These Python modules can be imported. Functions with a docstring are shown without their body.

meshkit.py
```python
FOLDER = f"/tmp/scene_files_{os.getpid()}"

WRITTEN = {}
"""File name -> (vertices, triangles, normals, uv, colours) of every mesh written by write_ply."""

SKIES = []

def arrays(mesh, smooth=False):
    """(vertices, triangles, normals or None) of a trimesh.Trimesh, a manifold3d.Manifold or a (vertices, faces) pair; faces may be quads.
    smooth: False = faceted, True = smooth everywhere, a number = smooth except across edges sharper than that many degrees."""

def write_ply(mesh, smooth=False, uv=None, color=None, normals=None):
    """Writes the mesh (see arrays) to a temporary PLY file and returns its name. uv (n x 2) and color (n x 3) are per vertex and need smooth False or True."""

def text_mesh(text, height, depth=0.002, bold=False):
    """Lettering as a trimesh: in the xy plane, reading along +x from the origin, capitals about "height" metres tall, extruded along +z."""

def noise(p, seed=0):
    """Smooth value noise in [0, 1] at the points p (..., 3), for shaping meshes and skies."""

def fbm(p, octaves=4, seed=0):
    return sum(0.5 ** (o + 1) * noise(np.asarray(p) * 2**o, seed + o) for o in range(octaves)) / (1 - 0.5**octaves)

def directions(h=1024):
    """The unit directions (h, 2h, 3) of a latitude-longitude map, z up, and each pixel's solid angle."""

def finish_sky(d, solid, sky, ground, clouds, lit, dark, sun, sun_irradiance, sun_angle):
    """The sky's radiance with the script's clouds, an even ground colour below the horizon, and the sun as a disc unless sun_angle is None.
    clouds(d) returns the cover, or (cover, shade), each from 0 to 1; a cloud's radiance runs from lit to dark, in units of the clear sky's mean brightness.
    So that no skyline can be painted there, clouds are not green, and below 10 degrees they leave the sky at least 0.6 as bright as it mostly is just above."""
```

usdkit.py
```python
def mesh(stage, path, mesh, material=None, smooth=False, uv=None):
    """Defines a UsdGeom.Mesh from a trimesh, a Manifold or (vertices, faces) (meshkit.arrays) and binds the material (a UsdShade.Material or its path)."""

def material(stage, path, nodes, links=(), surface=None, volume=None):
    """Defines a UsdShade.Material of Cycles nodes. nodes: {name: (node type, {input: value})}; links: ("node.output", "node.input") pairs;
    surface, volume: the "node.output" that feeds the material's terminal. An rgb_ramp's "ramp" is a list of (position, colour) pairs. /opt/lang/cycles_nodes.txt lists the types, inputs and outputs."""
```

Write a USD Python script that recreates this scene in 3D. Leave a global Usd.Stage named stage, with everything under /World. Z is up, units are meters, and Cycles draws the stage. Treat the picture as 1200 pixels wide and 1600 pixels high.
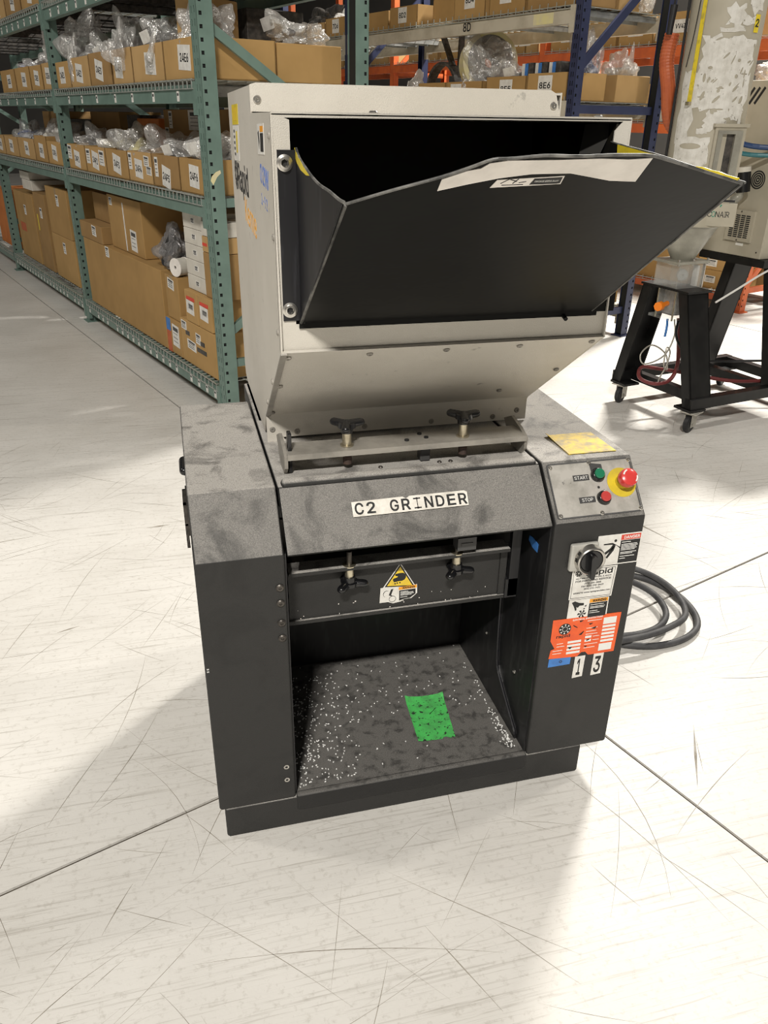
import math, random
import numpy as np, trimesh, usdkit, meshkit
import manifold3d as m3
from shapely.geometry import Polygon, Point, box as sbox
from shapely import affinity
from pxr import Usd, UsdGeom, UsdLux, UsdShade, Gf, Sdf

stage = Usd.Stage.CreateInMemory()
UsdGeom.SetStageUpAxis(stage, UsdGeom.Tokens.z)
UsdGeom.SetStageMetersPerUnit(stage, 1.0)
UsdGeom.Xform.Define(stage, '/World')
rnd = random.Random(7)
PI = math.pi

# ------------------------------------------------------------------ camera
EYE = np.array([0.015462, -1.331594, 1.481459])
PITCH, ROLL, YAW, FPX = 0.461909, 0.0162246, -0.2595826, 1233.897
def camera():
    cy, sy, cp, sp = math.cos(YAW), math.sin(YAW), math.cos(PITCH), math.sin(PITCH)
    fwd = np.array([-sy * cp, cy * cp, -sp]); right = np.array([cy, sy, 0.0]); up = np.cross(right, fwd)
    r = math.cos(ROLL) * right + math.sin(ROLL) * up; u = -math.sin(ROLL) * right + math.cos(ROLL) * up
    c = UsdGeom.Camera.Define(stage, '/World/camera')
    M = np.eye(4); M[0, :3], M[1, :3], M[2, :3], M[3, :3] = r, u, -fwd, EYE
    c.AddTransformOp().Set(Gf.Matrix4d(*M.ravel().tolist()))
    c.CreateHorizontalApertureAttr(24.0); c.CreateVerticalApertureAttr(32.0)
    c.CreateFocalLengthAttr(24.0 * FPX / 1200.0)
    c.CreateClippingRangeAttr(Gf.Vec2f(0.05, 200))
    c.CreateExposureAttr(EXPOSURE)
EXPOSURE = -0.66
camera()

# ------------------------------------------------------------------ light: high-bay lamps over the aisles, dim bounce of the big hall
def lamp(n, loc, aim, power, sx=1.15, sy=0.35, color=(1.0, 0.955, 0.885)):
    l = UsdLux.RectLight.Define(stage, f'/World/high_bay_light_{n:03d}')
    l.CreateWidthAttr(sx); l.CreateHeightAttr(sy); l.CreateIntensityAttr(power); l.CreateColorAttr(Gf.Vec3f(*color))
    l.CreateNormalizeAttr(True)
    z = np.array(loc, float) - np.array(aim, float); z /= np.linalg.norm(z)
    x = np.cross([0, 1, 0.01], z); x /= np.linalg.norm(x); y = np.cross(z, x)
    M = np.eye(4); M[0, :3], M[1, :3], M[2, :3], M[3, :3] = x, y, z, loc
    l.AddTransformOp().Set(Gf.Matrix4d(*M.ravel().tolist()))
LAMPS = [((5.4, 5.6, 6.6), 620), ((-1.9, -5.8, 7.0), 610), ((-6.2, 2.9, 7.0), 115), ((7.5, 1.8, 7.0), 130)]
for k, (loc, pw) in enumerate(LAMPS):
    lamp(k + 1, loc, (loc[0], loc[1], 0), pw)
dome = UsdLux.DomeLight.Define(stage, '/World/hall_bounce')
dome.CreateIntensityAttr(0.06); dome.CreateColorAttr(Gf.Vec3f(1.0, 0.94, 0.85))

# ------------------------------------------------------------------ materials
MATS = {}
def material(name, nodes, links, surface):
    MATS[name] = usdkit.material(stage, '/World/Looks/' + name, nodes, links, surface=surface)
    return MATS[name]

def paint(name, c1, c2=None, rough=0.5, metal=0.0, scale=6.0, detail=5, lo=0.4, hi=0.65, bump=0.0, bscale=400, stretch=None, spec=0.5, coat=0.0, third=None):
    """one colour worn or soiled towards a second one by noise, with a fine grain"""
    n = {'g': ('geometry', {}), 'p': ('principled_bsdf', {'roughness': rough, 'metallic': metal, 'specular_ior_level': spec, 'coat_weight': coat, 'base_color': c1})}
    l = []
    if c2 is not None:
        n['m'] = ('mapping', {'scale': stretch or (1, 1, 1)})
        n['n'] = ('noise_texture', {'scale': scale, 'detail': detail, 'roughness': 0.6})
        n['r'] = ('rgb_ramp', {'ramp': [(0, c1), (lo, c1), (hi, c2), (1, c2)]})
        l += [('g.position', 'm.vector'), ('m.vector', 'n.vector'), ('n.fac', 'r.fac')]
        src = 'r.color'
        if third is not None:
            col, sc, a, b = third
            n['n3'] = ('noise_texture', {'scale': sc, 'detail': 6, 'roughness': 0.65})
            n['f3'] = ('map_range', {'from_min': a, 'from_max': b, 'clamp': True})
            n['x3'] = ('mix', {'color2': col})
            l += [('g.position', 'n3.vector'), ('n3.fac', 'f3.value'), ('f3.result', 'x3.fac'), ('r.color', 'x3.color1')]
            src = 'x3.color'
        l.append((src, 'p.base_color'))
    if bump:
        n['nb'] = ('noise_texture', {'scale': bscale, 'detail': 2})
        n['b'] = ('bump', {'strength': bump, 'distance': 0.002})
        l += [('g.position', 'nb.vector'), ('nb.fac', 'b.height'), ('b.normal', 'p.normal')]
    return material(name, n, l, 'p.BSDF')

def dusty(name, base, dust, amount, rough=0.5, scale=9.0, bump=0.35, bscale=420, warp=0.9):
    """black textured powder coat with settled dust on its upward faces, wiped off in swathes"""
    n = {'g': ('geometry', {}), 's': ('separate_xyz', {}), 'up': ('map_range', {'from_min': 0.42, 'from_max': 1.0, 'to_min': 0.02, 'to_max': 1.0, 'clamp': True}),
         'n': ('noise_texture', {'scale': scale, 'detail': 7, 'roughness': 0.62, 'distortion': warp}), 'nr': ('map_range', {'from_min': 0.36, 'from_max': 0.50, 'to_min': 0.42, 'to_max': 1.0, 'clamp': True}),
         'sp': ('noise_texture', {'scale': 420, 'detail': 3, 'roughness': 0.8}), 'spr': ('map_range', {'from_min': 0.3, 'from_max': 0.7, 'to_min': 0.45, 'to_max': 1.45}),
         'a': ('math', {'math_type': 'multiply'}), 'b1': ('math', {'math_type': 'multiply', 'value2': amount}), 'c': ('math', {'math_type': 'multiply', 'use_clamp': True}),
         'x': ('mix', {'color1': base, 'color2': dust}), 'rr': ('map_range', {'to_min': rough, 'to_max': 0.85}),
         'nb': ('noise_texture', {'scale': bscale, 'detail': 2}), 'b': ('bump', {'strength': bump, 'distance': 0.0015}),
         'p': ('principled_bsdf', {'roughness': rough, 'specular_ior_level': 0.4})}
    l = [('g.normal', 's.vector'), ('s.z', 'up.value'), ('g.position', 'n.vector'), ('n.fac', 'nr.value'), ('g.position', 'sp.vector'), ('sp.fac', 'spr.value'),
         ('up.result', 'a.value1'), ('nr.result', 'a.value2'), ('a.value', 'b1.value1'), ('b1.value', 'c.value1'), ('spr.result', 'c.value2'), ('c.value', 'x.fac'),
         ('x.color', 'p.base_color'), ('c.value', 'rr.value'), ('rr.result', 'p.roughness'), ('g.position', 'nb.vector'), ('nb.fac', 'b.height'), ('b.normal', 'p.normal')]
    return material(name, n, l, 'p.BSDF')

def film(name, tint, clear, rough=0.18, metal=0.0, crease=1.0):
    n = {'g': ('geometry', {}), 't': ('transparent_bsdf', {'color': (0.97, 0.97, 0.97)}), 'p': ('principled_bsdf', {'base_color': tint, 'roughness': rough, 'specular_ior_level': 0.9, 'metallic': metal}),
         'w': ('noise_texture', {'scale': 22, 'detail': 3, 'roughness': 0.6}), 'b': ('bump', {'strength': crease, 'distance': 0.02}), 'x': ('mix_closure', {'fac': 1 - clear})}
    return material(name, n, [('g.position', 'w.vector'), ('w.fac', 'b.height'), ('b.normal', 'p.normal'), ('t.BSDF', 'x.closure1'), ('p.BSDF', 'x.closure2')], 'x.closure')

dusty('black_coat', (0.016, 0.016, 0.0155), (0.45, 0.43, 0.40), 0.95, rough=0.55)
dusty('tray_black', (0.012, 0.012, 0.012), (0.22, 0.21, 0.195), 0.62, rough=0.5, scale=34, warp=0.25)
paint('inner_black', (0.010, 0.010, 0.011), (0.045, 0.045, 0.045), rough=0.42, scale=7, lo=0.5, hi=0.85, stretch=(6, 6, 1.2))
paint('chute_black', (0.011, 0.011, 0.0105), (0.015, 0.015, 0.014), rough=0.40, spec=0.07, scale=3, lo=0.45, hi=0.75, bump=0.08, bscale=60)
paint('chute_edge', (0.035, 0.035, 0.033), (0.20, 0.195, 0.18), rough=0.45, scale=28, lo=0.40, hi=0.70)
paint('flange_black', (0.008, 0.008, 0.010), (0.05, 0.05, 0.06), rough=0.40, scale=5, lo=0.55, hi=0.85, stretch=(9, 9, 1))
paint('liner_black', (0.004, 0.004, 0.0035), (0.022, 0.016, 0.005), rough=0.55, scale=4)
paint('silver_paint', (0.58, 0.55, 0.49), (0.645, 0.615, 0.555), rough=0.48, metal=0.15, scale=3, bump=0.35, bscale=520, third=((0.17, 0.16, 0.145), 22, 0.66, 0.78))
paint('silver_bar', (0.33, 0.31, 0.275), (0.19, 0.18, 0.16), rough=0.5, metal=0.2, scale=9, bump=0.2, bscale=300)
paint('brushed_plate', (0.52, 0.50, 0.46), (0.36, 0.345, 0.31), rough=0.42, metal=0.3, scale=24, third=((0.13, 0.125, 0.12), 60, 0.66, 0.72), bump=0.05)
paint('steel', (0.62, 0.60, 0.56), (0.45, 0.43, 0.40), rough=0.28, metal=0.95, scale=30)
paint('brass_zinc', (0.60, 0.55, 0.42), (0.45, 0.40, 0.30), rough=0.3, metal=0.9, scale=30)
paint('rusty_bolt', (0.10, 0.065, 0.05), (0.06, 0.045, 0.04), rough=0.7, metal=0.3, scale=60)
paint('dark_screw', (0.10, 0.09, 0.08), (0.05, 0.045, 0.04), rough=0.45, metal=0.7, scale=60)
paint('knob_plastic', (0.008, 0.008, 0.009), rough=0.22, spec=0.6)
paint('switch_grey', (0.46, 0.45, 0.41), (0.36, 0.35, 0.32), rough=0.45, scale=30)
paint('sticker_white', (0.74, 0.73, 0.69), (0.62, 0.60, 0.56), rough=0.5, scale=30)
paint('name_white', (0.78, 0.75, 0.69), (0.60, 0.57, 0.51), rough=0.5, scale=40)
paint('paper_strip_white', (0.80, 0.76, 0.71), (0.68, 0.645, 0.60), rough=0.8, scale=18, bump=0.1, bscale=90)
paint('print_black', (0.012, 0.012, 0.012), rough=0.6)
paint('print_grey', (0.07, 0.07, 0.07), rough=0.6)
paint('tag_dark', (0.05, 0.05, 0.05), rough=0.5)
paint('print_white', (0.75, 0.75, 0.72), rough=0.6)
paint('sticker_orange', (0.80, 0.115, 0.02), (0.70, 0.09, 0.02), rough=0.45, scale=30)
paint('danger_red', (0.62, 0.06, 0.035), rough=0.5)
paint('warning_orange', (0.80, 0.33, 0.02), rough=0.5)
paint('warning_yellow', (0.78, 0.55, 0.03), (0.66, 0.46, 0.04), rough=0.45, scale=40)
paint('tape_yellow', (0.72, 0.56, 0.03), (0.45, 0.36, 0.05), rough=0.45, scale=30, lo=0.5, hi=0.7)
paint('tag_yellow', (0.66, 0.46, 0.03), (0.30, 0.24, 0.12), rough=0.55, scale=30, lo=0.42, hi=0.62, bump=0.3, bscale=70, third=((0.70, 0.68, 0.60), 16, 0.68, 0.76))
paint('tape_blue', (0.05, 0.20, 0.55), (0.04, 0.15, 0.42), rough=0.5, scale=30)
paint('note_green', (0.085, 0.56, 0.12), (0.08, 0.36, 0.10), rough=0.6, scale=40, third=((0.03, 0.05, 0.03), 85, 0.56, 0.62))
paint('marker_blue', (0.08, 0.17, 0.52), (0.28, 0.30, 0.42), rough=0.6, scale=90, lo=0.45, hi=0.6)
paint('marker_orange', (0.75, 0.36, 0.04), (0.68, 0.38, 0.12), rough=0.6, scale=80)
paint('button_green', (0.015, 0.17, 0.085), rough=0.3)
paint('button_red', (0.50, 0.055, 0.05), rough=0.3)
paint('stop_red', (0.62, 0.05, 0.045), rough=0.25, coat=0.3)
paint('stop_yellow', (0.68, 0.52, 0.025), (0.52, 0.40, 0.04), rough=0.4, scale=20)
paint('cable_rubber', (0.045, 0.045, 0.048), (0.08, 0.08, 0.08), rough=0.6, scale=20)
paint('pellet_white', (0.78, 0.78, 0.76), rough=0.4)
# racks
paint('green_steel', (0.15, 0.228, 0.195), (0.122, 0.188, 0.16), rough=0.42, scale=8, third=((0.22, 0.20, 0.17), 50, 0.70, 0.76))
paint('cream_steel', (0.50, 0.46, 0.37), (0.40, 0.36, 0.28), rough=0.5, scale=7)
paint('blue_steel', (0.018, 0.024, 0.065), (0.026, 0.035, 0.085), rough=0.45, scale=8, third=((0.2, 0.2, 0.22), 60, 0.72, 0.76))
paint('orange_steel', (0.62, 0.13, 0.03), (0.50, 0.10, 0.03), rough=0.5, scale=8, third=((0.25, 0.16, 0.12), 40, 0.66, 0.74))
paint('galvanised', (0.42, 0.43, 0.42), (0.30, 0.31, 0.30), rough=0.42, metal=0.6, scale=14)
paint('wire_zinc', (0.46, 0.48, 0.45), (0.36, 0.38, 0.35), rough=0.4, metal=0.4, scale=20)
paint('dark_hole', (0.01, 0.012, 0.012), rough=0.9)
for k, (a, b) in enumerate([((0.39, 0.235, 0.083), (0.33, 0.197, 0.067)), ((0.44, 0.27, 0.10), (0.38, 0.23, 0.08)), ((0.33, 0.197, 0.072), (0.27, 0.158, 0.056)), ((0.47, 0.30, 0.125), (0.41, 0.255, 0.10))]):
    paint(f'cardboard_{k}', a, b, rough=0.85, scale=5, lo=0.35, hi=0.7, bump=0.12, bscale=140)
paint('carton_white', (0.62, 0.59, 0.52), (0.54, 0.51, 0.45), rough=0.8, scale=8)
paint('carton_orange', (0.58, 0.19, 0.04), (0.50, 0.15, 0.03), rough=0.7, scale=8)
paint('packing_tape', (0.34, 0.24, 0.12), rough=0.25)
paint('contents_dark', (0.03, 0.028, 0.026), (0.09, 0.08, 0.07), rough=0.5, scale=30)
paint('contents_grey', (0.30, 0.29, 0.28), (0.14, 0.14, 0.14), rough=0.35, metal=0.4, scale=30)
paint('contents_blue', (0.06, 0.12, 0.36), (0.10, 0.16, 0.4), rough=0.4, scale=30)
paint('contents_cream', (0.62, 0.56, 0.36), (0.68, 0.62, 0.30), rough=0.5, scale=20)
film('poly_film', (0.86, 0.85, 0.83), 0.62, rough=0.22, metal=0.45)
film('poly_film_milky', (0.86, 0.845, 0.81), 0.42, rough=0.22, metal=0.3)
film('poly_film_dark', (0.42, 0.41, 0.41), 0.50, rough=0.18, metal=0.4)
film('plexiglass', (0.72, 0.73, 0.70), 0.84, rough=0.05, crease=0.1)
# dryer
paint('dryer_beige', (0.42, 0.385, 0.305), (0.37, 0.34, 0.265), rough=0.5, scale=6)
paint('dryer_cone', (0.34, 0.33, 0.28), (0.27, 0.26, 0.22), rough=0.4, metal=0.3, scale=12)
paint('cart_black', (0.007, 0.007, 0.007), (0.014, 0.0135, 0.013), rough=0.42, spec=0.25, scale=10)
paint('peeled_white', (0.68, 0.665, 0.62), (0.56, 0.54, 0.49), rough=0.8, scale=26, third=((0.28, 0.26, 0.22), 38, 0.62, 0.68))
paint('rubber_black', (0.014, 0.014, 0.015), rough=0.5)
paint('caster_zinc', (0.44, 0.42, 0.37), rough=0.4, metal=0.4)
paint('hose_orange', (0.50, 0.12, 0.04), (0.42, 0.09, 0.03), rough=0.5, scale=20)
paint('hose_red', (0.16, 0.03, 0.03), rough=0.5)
paint('hose_blue', (0.02, 0.05, 0.14), rough=0.4)
paint('hose_teal', (0.03, 0.15, 0.17), rough=0.4)
paint('wire_white', (0.62, 0.61, 0.58), rough=0.5)
paint('orange_plastic', (0.85, 0.22, 0.01), rough=0.4)
paint('logo_green', (0.02, 0.22, 0.15), rough=0.5)
paint('wall_paint', (0.07, 0.066, 0.06), (0.055, 0.052, 0.048), rough=0.8, scale=1)
paint('joint_filler', (0.10, 0.085, 0.065), (0.06, 0.05, 0.04), rough=0.9, scale=8)
paint('scuff_dark', (0.22, 0.195, 0.155), (0.40, 0.375, 0.33), rough=0.7, scale=14)

def floor_material():
    """worn warehouse concrete: mottled cement, long forklift scuffs in several directions, grit"""
    n = {'g': ('geometry', {}), 'p': ('principled_bsdf', {'roughness': 0.42, 'specular_ior_level': 0.35}),
         'mo': ('noise_texture', {'scale': 1.6, 'detail': 7, 'roughness': 0.6}), 'mr': ('rgb_ramp', {'ramp': [(0.25, (0.56, 0.54, 0.50)), (0.5, (0.63, 0.612, 0.575)), (0.75, (0.69, 0.672, 0.635))]}),
         'gr': ('noise_texture', {'scale': 55, 'detail': 5, 'roughness': 0.7}), 'gf': ('map_range', {'from_min': 0.54, 'from_max': 0.74, 'to_max': 0.50, 'clamp': True}), 'gx': ('mix', {'color2': (0.34, 0.315, 0.27)})}
    l = [('g.position', 'mo.vector'), ('mo.fac', 'mr.fac'), ('g.position', 'gr.vector'), ('gr.fac', 'gf.value'), ('mr.color', 'gx.color1'), ('gf.result', 'gx.fac')]
    last = 'gx.color'
    for k, (rot, sx, sy, lo, hi, amt) in enumerate([(0.25, 1.6, 46, 0.60, 0.72, 0.44), (-0.55, 1.2, 60, 0.61, 0.72, 0.38), (1.05, 1.5, 52, 0.61, 0.72, 0.38), (0.62, 4.5, 150, 0.58, 0.70, 0.36), (-1.2, 4.0, 120, 0.60, 0.72, 0.34), (2.05, 5.0, 170, 0.60, 0.72, 0.32)]):
        n[f'm{k}'] = ('mapping', {'rotation': (0, 0, rot), 'scale': (sx, sy, 1)}); n[f'n{k}'] = ('noise_texture', {'scale': 1.0, 'detail': 4, 'roughness': 0.65, 'distortion': 0.15})
        n[f'r{k}'] = ('map_range', {'from_min': lo, 'from_max': hi, 'to_max': amt, 'clamp': True}); n[f'x{k}'] = ('mix', {'color2': (0.24, 0.215, 0.175)})
        l += [('g.position', f'm{k}.vector'), (f'm{k}.vector', f'n{k}.vector'), (f'n{k}.fac', f'r{k}.value'), (last, f'x{k}.color1'), (f'r{k}.result', f'x{k}.fac')]
        last = f'x{k}.color'
    n['nb'] = ('noise_texture', {'scale': 130, 'detail': 4}); n['b'] = ('bump', {'strength': 0.12, 'distance': 0.002})
    n['rn'] = ('map_range', {'to_min': 0.34, 'to_max': 0.6})
    l += [(last, 'p.base_color'), ('g.position', 'nb.vector'), ('nb.fac', 'b.height'), ('b.normal', 'p.normal'), ('mo.fac', 'rn.value'), ('rn.result', 'p.roughness')]
    material('concrete', n, l, 'p.BSDF')
floor_material()

# ------------------------------------------------------------------ mesh and prim helpers
USED = {}
def fresh(parent, name):
    k = USED.get((parent, name), 0); USED[(parent, name)] = k + 1
    return name if k == 0 else f'{name}_{k:03d}'

def data(prim, **kw):
    for k, v in kw.items():
        if v: prim.SetCustomDataByKey(k, v)

def thing(name, label, cat, loc=(0, 0, 0), rz=0.0, group=None, kind=None):
    path = '/World/' + fresh('/World', name)
    x = UsdGeom.Xform.Define(stage, path)
    x.AddTranslateOp().Set(Gf.Vec3d(*map(float, loc))); x.AddRotateZOp().Set(float(math.degrees(rz)))
    data(x.GetPrim(), label=label, category=cat, group=group, kind=kind)
    return path

def part(parent, name, mesh, mat, label=None, kind=None, smooth=False):
    path = parent + '/' + fresh(parent, name)
    if isinstance(mesh, (list, tuple)) and not isinstance(mesh[0], np.ndarray):
        mesh = cat(mesh)
    m = usdkit.mesh(stage, path, mesh, MATS[mat], smooth=smooth)
    data(m.GetPrim(), label=label, kind=kind)
    return path

def cat(ms): return trimesh.util.concatenate([m for m in ms])
def bx(x0, x1, y0, y1, z0, z1):
    m = trimesh.creation.box((abs(x1 - x0), abs(y1 - y0), abs(z1 - z0))); m.apply_translation(((x0 + x1) / 2, (y0 + y1) / 2, (z0 + z1) / 2)); return m
def rbx(x0, x1, y0, y1, z0, z1, r=0.006, n=8):
    """box with rounded edges"""
    s = m3.Manifold.sphere(r, n)
    P = [s.translate((x, y, z)) for x in (x0 + r, x1 - r) for y in (y0 + r, y1 - r) for z in (z0 + r, z1 - r)]
    return tm(m3.Manifold.batch_hull(P))
def tm(man):
    q = man.to_mesh(); return trimesh.Trimesh(q.vert_properties[:, :3], q.tri_verts, process=False)
def hull(pts): return trimesh.convex.convex_hull(np.asarray(pts, float))
def frame(x, y):
    x = np.asarray(x, float) / np.linalg.norm(x); y = np.asarray(y, float); y = y - x * (x @ y); y /= np.linalg.norm(y)
    M = np.eye(4); M[:3, 0], M[:3, 1], M[:3, 2] = x, y, np.cross(x, y); return M
def put(m, origin, x, y):
    m = m.copy(); M = frame(x, y); M[:3, 3] = origin; m.apply_transform(M); return m
def plate(pts, t, origin=(0, 0, 0), x=(1, 0, 0), y=(0, 1, 0)):
    """polygon (2-D points or shapely) extruded by t along x cross y"""
    pg = pts if hasattr(pts, 'geom_type') else Polygon(pts)
    if hasattr(pg, 'geoms'): return cat([plate(g, t, origin, x, y) for g in pg.geoms])
    return put(trimesh.creation.extrude_polygon(pg, t, engine='earcut'), origin, x, y)
def cyl(p0, p1, r, n=20, r1=None):
    p0, p1 = np.asarray(p0, float), np.asarray(p1, float); d = p1 - p0; L = np.linalg.norm(d); r1 = r if r1 is None else r1
    m = tm(m3.Manifold.cylinder(L, r, r1, n))
    a = d / L; h = np.array([1, 0, 0]) if abs(a[0]) < 0.9 else np.array([0, 1, 0]); x = np.cross(h, a); M = np.eye(4)
    x /= np.linalg.norm(x); M[:3, 0], M[:3, 1], M[:3, 2], M[:3, 3] = x, np.cross(a, x), a, p0
    m.apply_transform(M); return m
def tube(pts, r, n=10, closed=False, step=None):
    """a smooth bent tube through the points (Catmull-Rom)"""
    P = np.asarray(pts, float); k = step or 6; Q = []
    E = np.vstack([2 * P[0] - P[1], P, 2 * P[-1] - P[-2]])
    for i in range(len(P) - 1):
        p0, p1, p2, p3 = E[i:i + 4]
        for t in np.arange(k) / k:
            Q.append(0.5 * (2 * p1 + (p2 - p0) * t + (2 * p0 - 5 * p1 + 4 * p2 - p3) * t * t + (3 * p1 - p0 - 3 * p2 + p3) * t ** 3))
    Q.append(P[-1]); Q = np.array(Q); T = np.gradient(Q, axis=0); T /= np.linalg.norm(T, axis=1, keepdims=True)
    up = np.array([0.0, 0, 1]) if abs(T[0][2]) < 0.9 else np.array([1.0, 0, 0]); V = []; rr = np.broadcast_to(r, len(Q)) if np.ndim(r) == 0 else np.interp(np.linspace(0, 1, len(Q)), np.linspace(0, 1, len(r)), r)
    N = np.cross(T[0], up); N /= np.linalg.norm(N)
    for q, t, ra in zip(Q, T, rr):
        N = N - t * (N @ t); N /= np.linalg.norm(N); B = np.cross(t, N)
        V += [q + ra * (math.cos(a) * N + math.sin(a) * B) for a in np.arange(n) * 2 * PI / n]
    F = []
    for i in range(len(Q) - 1):
        for j in range(n):
            a, b = i * n + j, i * n + (j + 1) % n; F += [(a, b, b + n), (a, b + n, a + n)]
    c0, c1 = len(V), len(V) + 1; V += [Q[0], Q[-1]]
    for j in range(n): F += [(c0, (j + 1) % n, j), (c1, (len(Q) - 1) * n + j, (len(Q) - 1) * n + (j + 1) % n)]
    return trimesh.Trimesh(np.array(V), np.array(F), process=False)
def lathe(profile, n=28, at=(0, 0, 0), axis=(0, 0, 1)):
    m = trimesh.creation.revolve(np.asarray(profile, float), sections=n)
    a = np.asarray(axis, float); a /= np.linalg.norm(a); h = np.array([1, 0, 0]) if abs(a[0]) < 0.9 else np.array([0, 1, 0]); x = np.cross(h, a); x /= np.linalg.norm(x)
    M = np.eye(4); M[:3, 0], M[:3, 1], M[:3, 2], M[:3, 3] = x, np.cross(a, x), a, at; m.apply_transform(M); m.fix_normals(); return m
TXT = {}
def text(s, h, origin, x, y, t=0.0006, bold=False, align='c', sx=1.0, width=None):
    """lettering centred on origin in the plane x, y; width, if given, is the length of the line"""
    if (s, bold) not in TXT: TXT[(s, bold)] = meshkit.text_mesh(s, 0.01, 0.01, bold)
    m = TXT[(s, bold)].copy(); b = m.bounds; m.apply_translation((-(b[0][0] + b[1][0]) / 2 if align == 'c' else -b[0][0], -0.005, 0))
    k = h / 0.01; kx = width / (b[1][0] - b[0][0]) if width else k * sx
    m.apply_scale((kx, k, t / 0.01)); return put(m, origin, x, y)
def screw(at, axis, r=0.007, h=0.003):
    return lathe([(0, -0.001), (r, -0.001), (r, h * 0.4), (r * 0.75, h), (r * 0.35, h), (r * 0.28, h * 0.35), (0, h * 0.35)], 14, at, axis)

# ------------------------------------------------------------------ the hall: floor slabs, joints, far walls
ROW = math.radians(19.25)                                    # the racks stand turned by this angle to the machine
Vv, Uv = np.array([math.cos(ROW), math.sin(ROW), 0]), np.array([-math.sin(ROW), math.cos(ROW), 0])
def Wd(p, q, z=0.0): return p * Vv + q * Uv + np.array([0, 0, z])
def setting(name, mesh, mat, **kw):
    path = '/World/' + fresh('/World', name); m = usdkit.mesh(stage, path, mesh, MATS[mat]); data(m.GetPrim(), kind='structure', **kw); return path
def turned(m):
    m.apply_transform(trimesh.transformations.rotation_matrix(ROW, (0, 0, 1))); return m
FLOOR = thing('floor', 'scratched pale concrete warehouse floor in large slabs', 'floor', kind='structure')
part(FLOOR, 'joint_filler', turned(bx(-14, 12, -9, 24, -0.10, -0.006)), 'joint_filler')
def wavy(x0, x1, y0, y1, seed):
    g = 0.0044
    xs = [x0 + g, x1 - g]; ys = [y0 + g, y1 - g]
    return turned(bx(xs[0], xs[1], ys[0], ys[1], -0.08, 0.0))
pe, qe = [-14, -3.6, 1.0, 5.6, 12], [-9, -4.5, 0.12, 4.9, 9.5, 24]
for i in range(4):
    for j in range(5):
        part(FLOOR, 'slab', wavy(pe[i], pe[i + 1], qe[j], qe[j + 1], i * 7 + j), 'concrete')
rs = random.Random(3); SC = []
for k in range(620):                                         # forklift and pallet scratches: thin curved streaks lying on the slabs
    x, y = rs.uniform(-1.6, 2.6), rs.uniform(-1.3, 2.6); a = rs.choice([0.35, -0.5, 1.1, 0.8, -0.9]) + rs.gauss(0, 0.22); L = rs.uniform(0.05, 0.45) * (1 if rs.random() < 0.85 else 1.8); c = rs.gauss(0, 0.9); w = rs.uniform(0.0003, 0.0010)
    P = []; ang = a
    for s in range(9):
        P.append((x, y)); x += math.cos(ang) * L / 8; y += math.sin(ang) * L / 8; ang += c * L / 8
    Vq, Fq = [], []
    for s, (px, py) in enumerate(P):
        d = w * (1 - abs(s - 4) / 4.6); nx, ny = -math.sin(a), math.cos(a); Vq += [(px + nx * d, py + ny * d, 0.0004), (px - nx * d, py - ny * d, 0.0004)]
        if s: Fq += [(2 * s - 2, 2 * s - 1, 2 * s + 1), (2 * s - 2, 2 * s + 1, 2 * s)]
    SC.append(trimesh.Trimesh(Vq, Fq, process=False))
part(FLOOR, 'scratch', SC, 'scuff_dark', kind='stuff')
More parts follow.
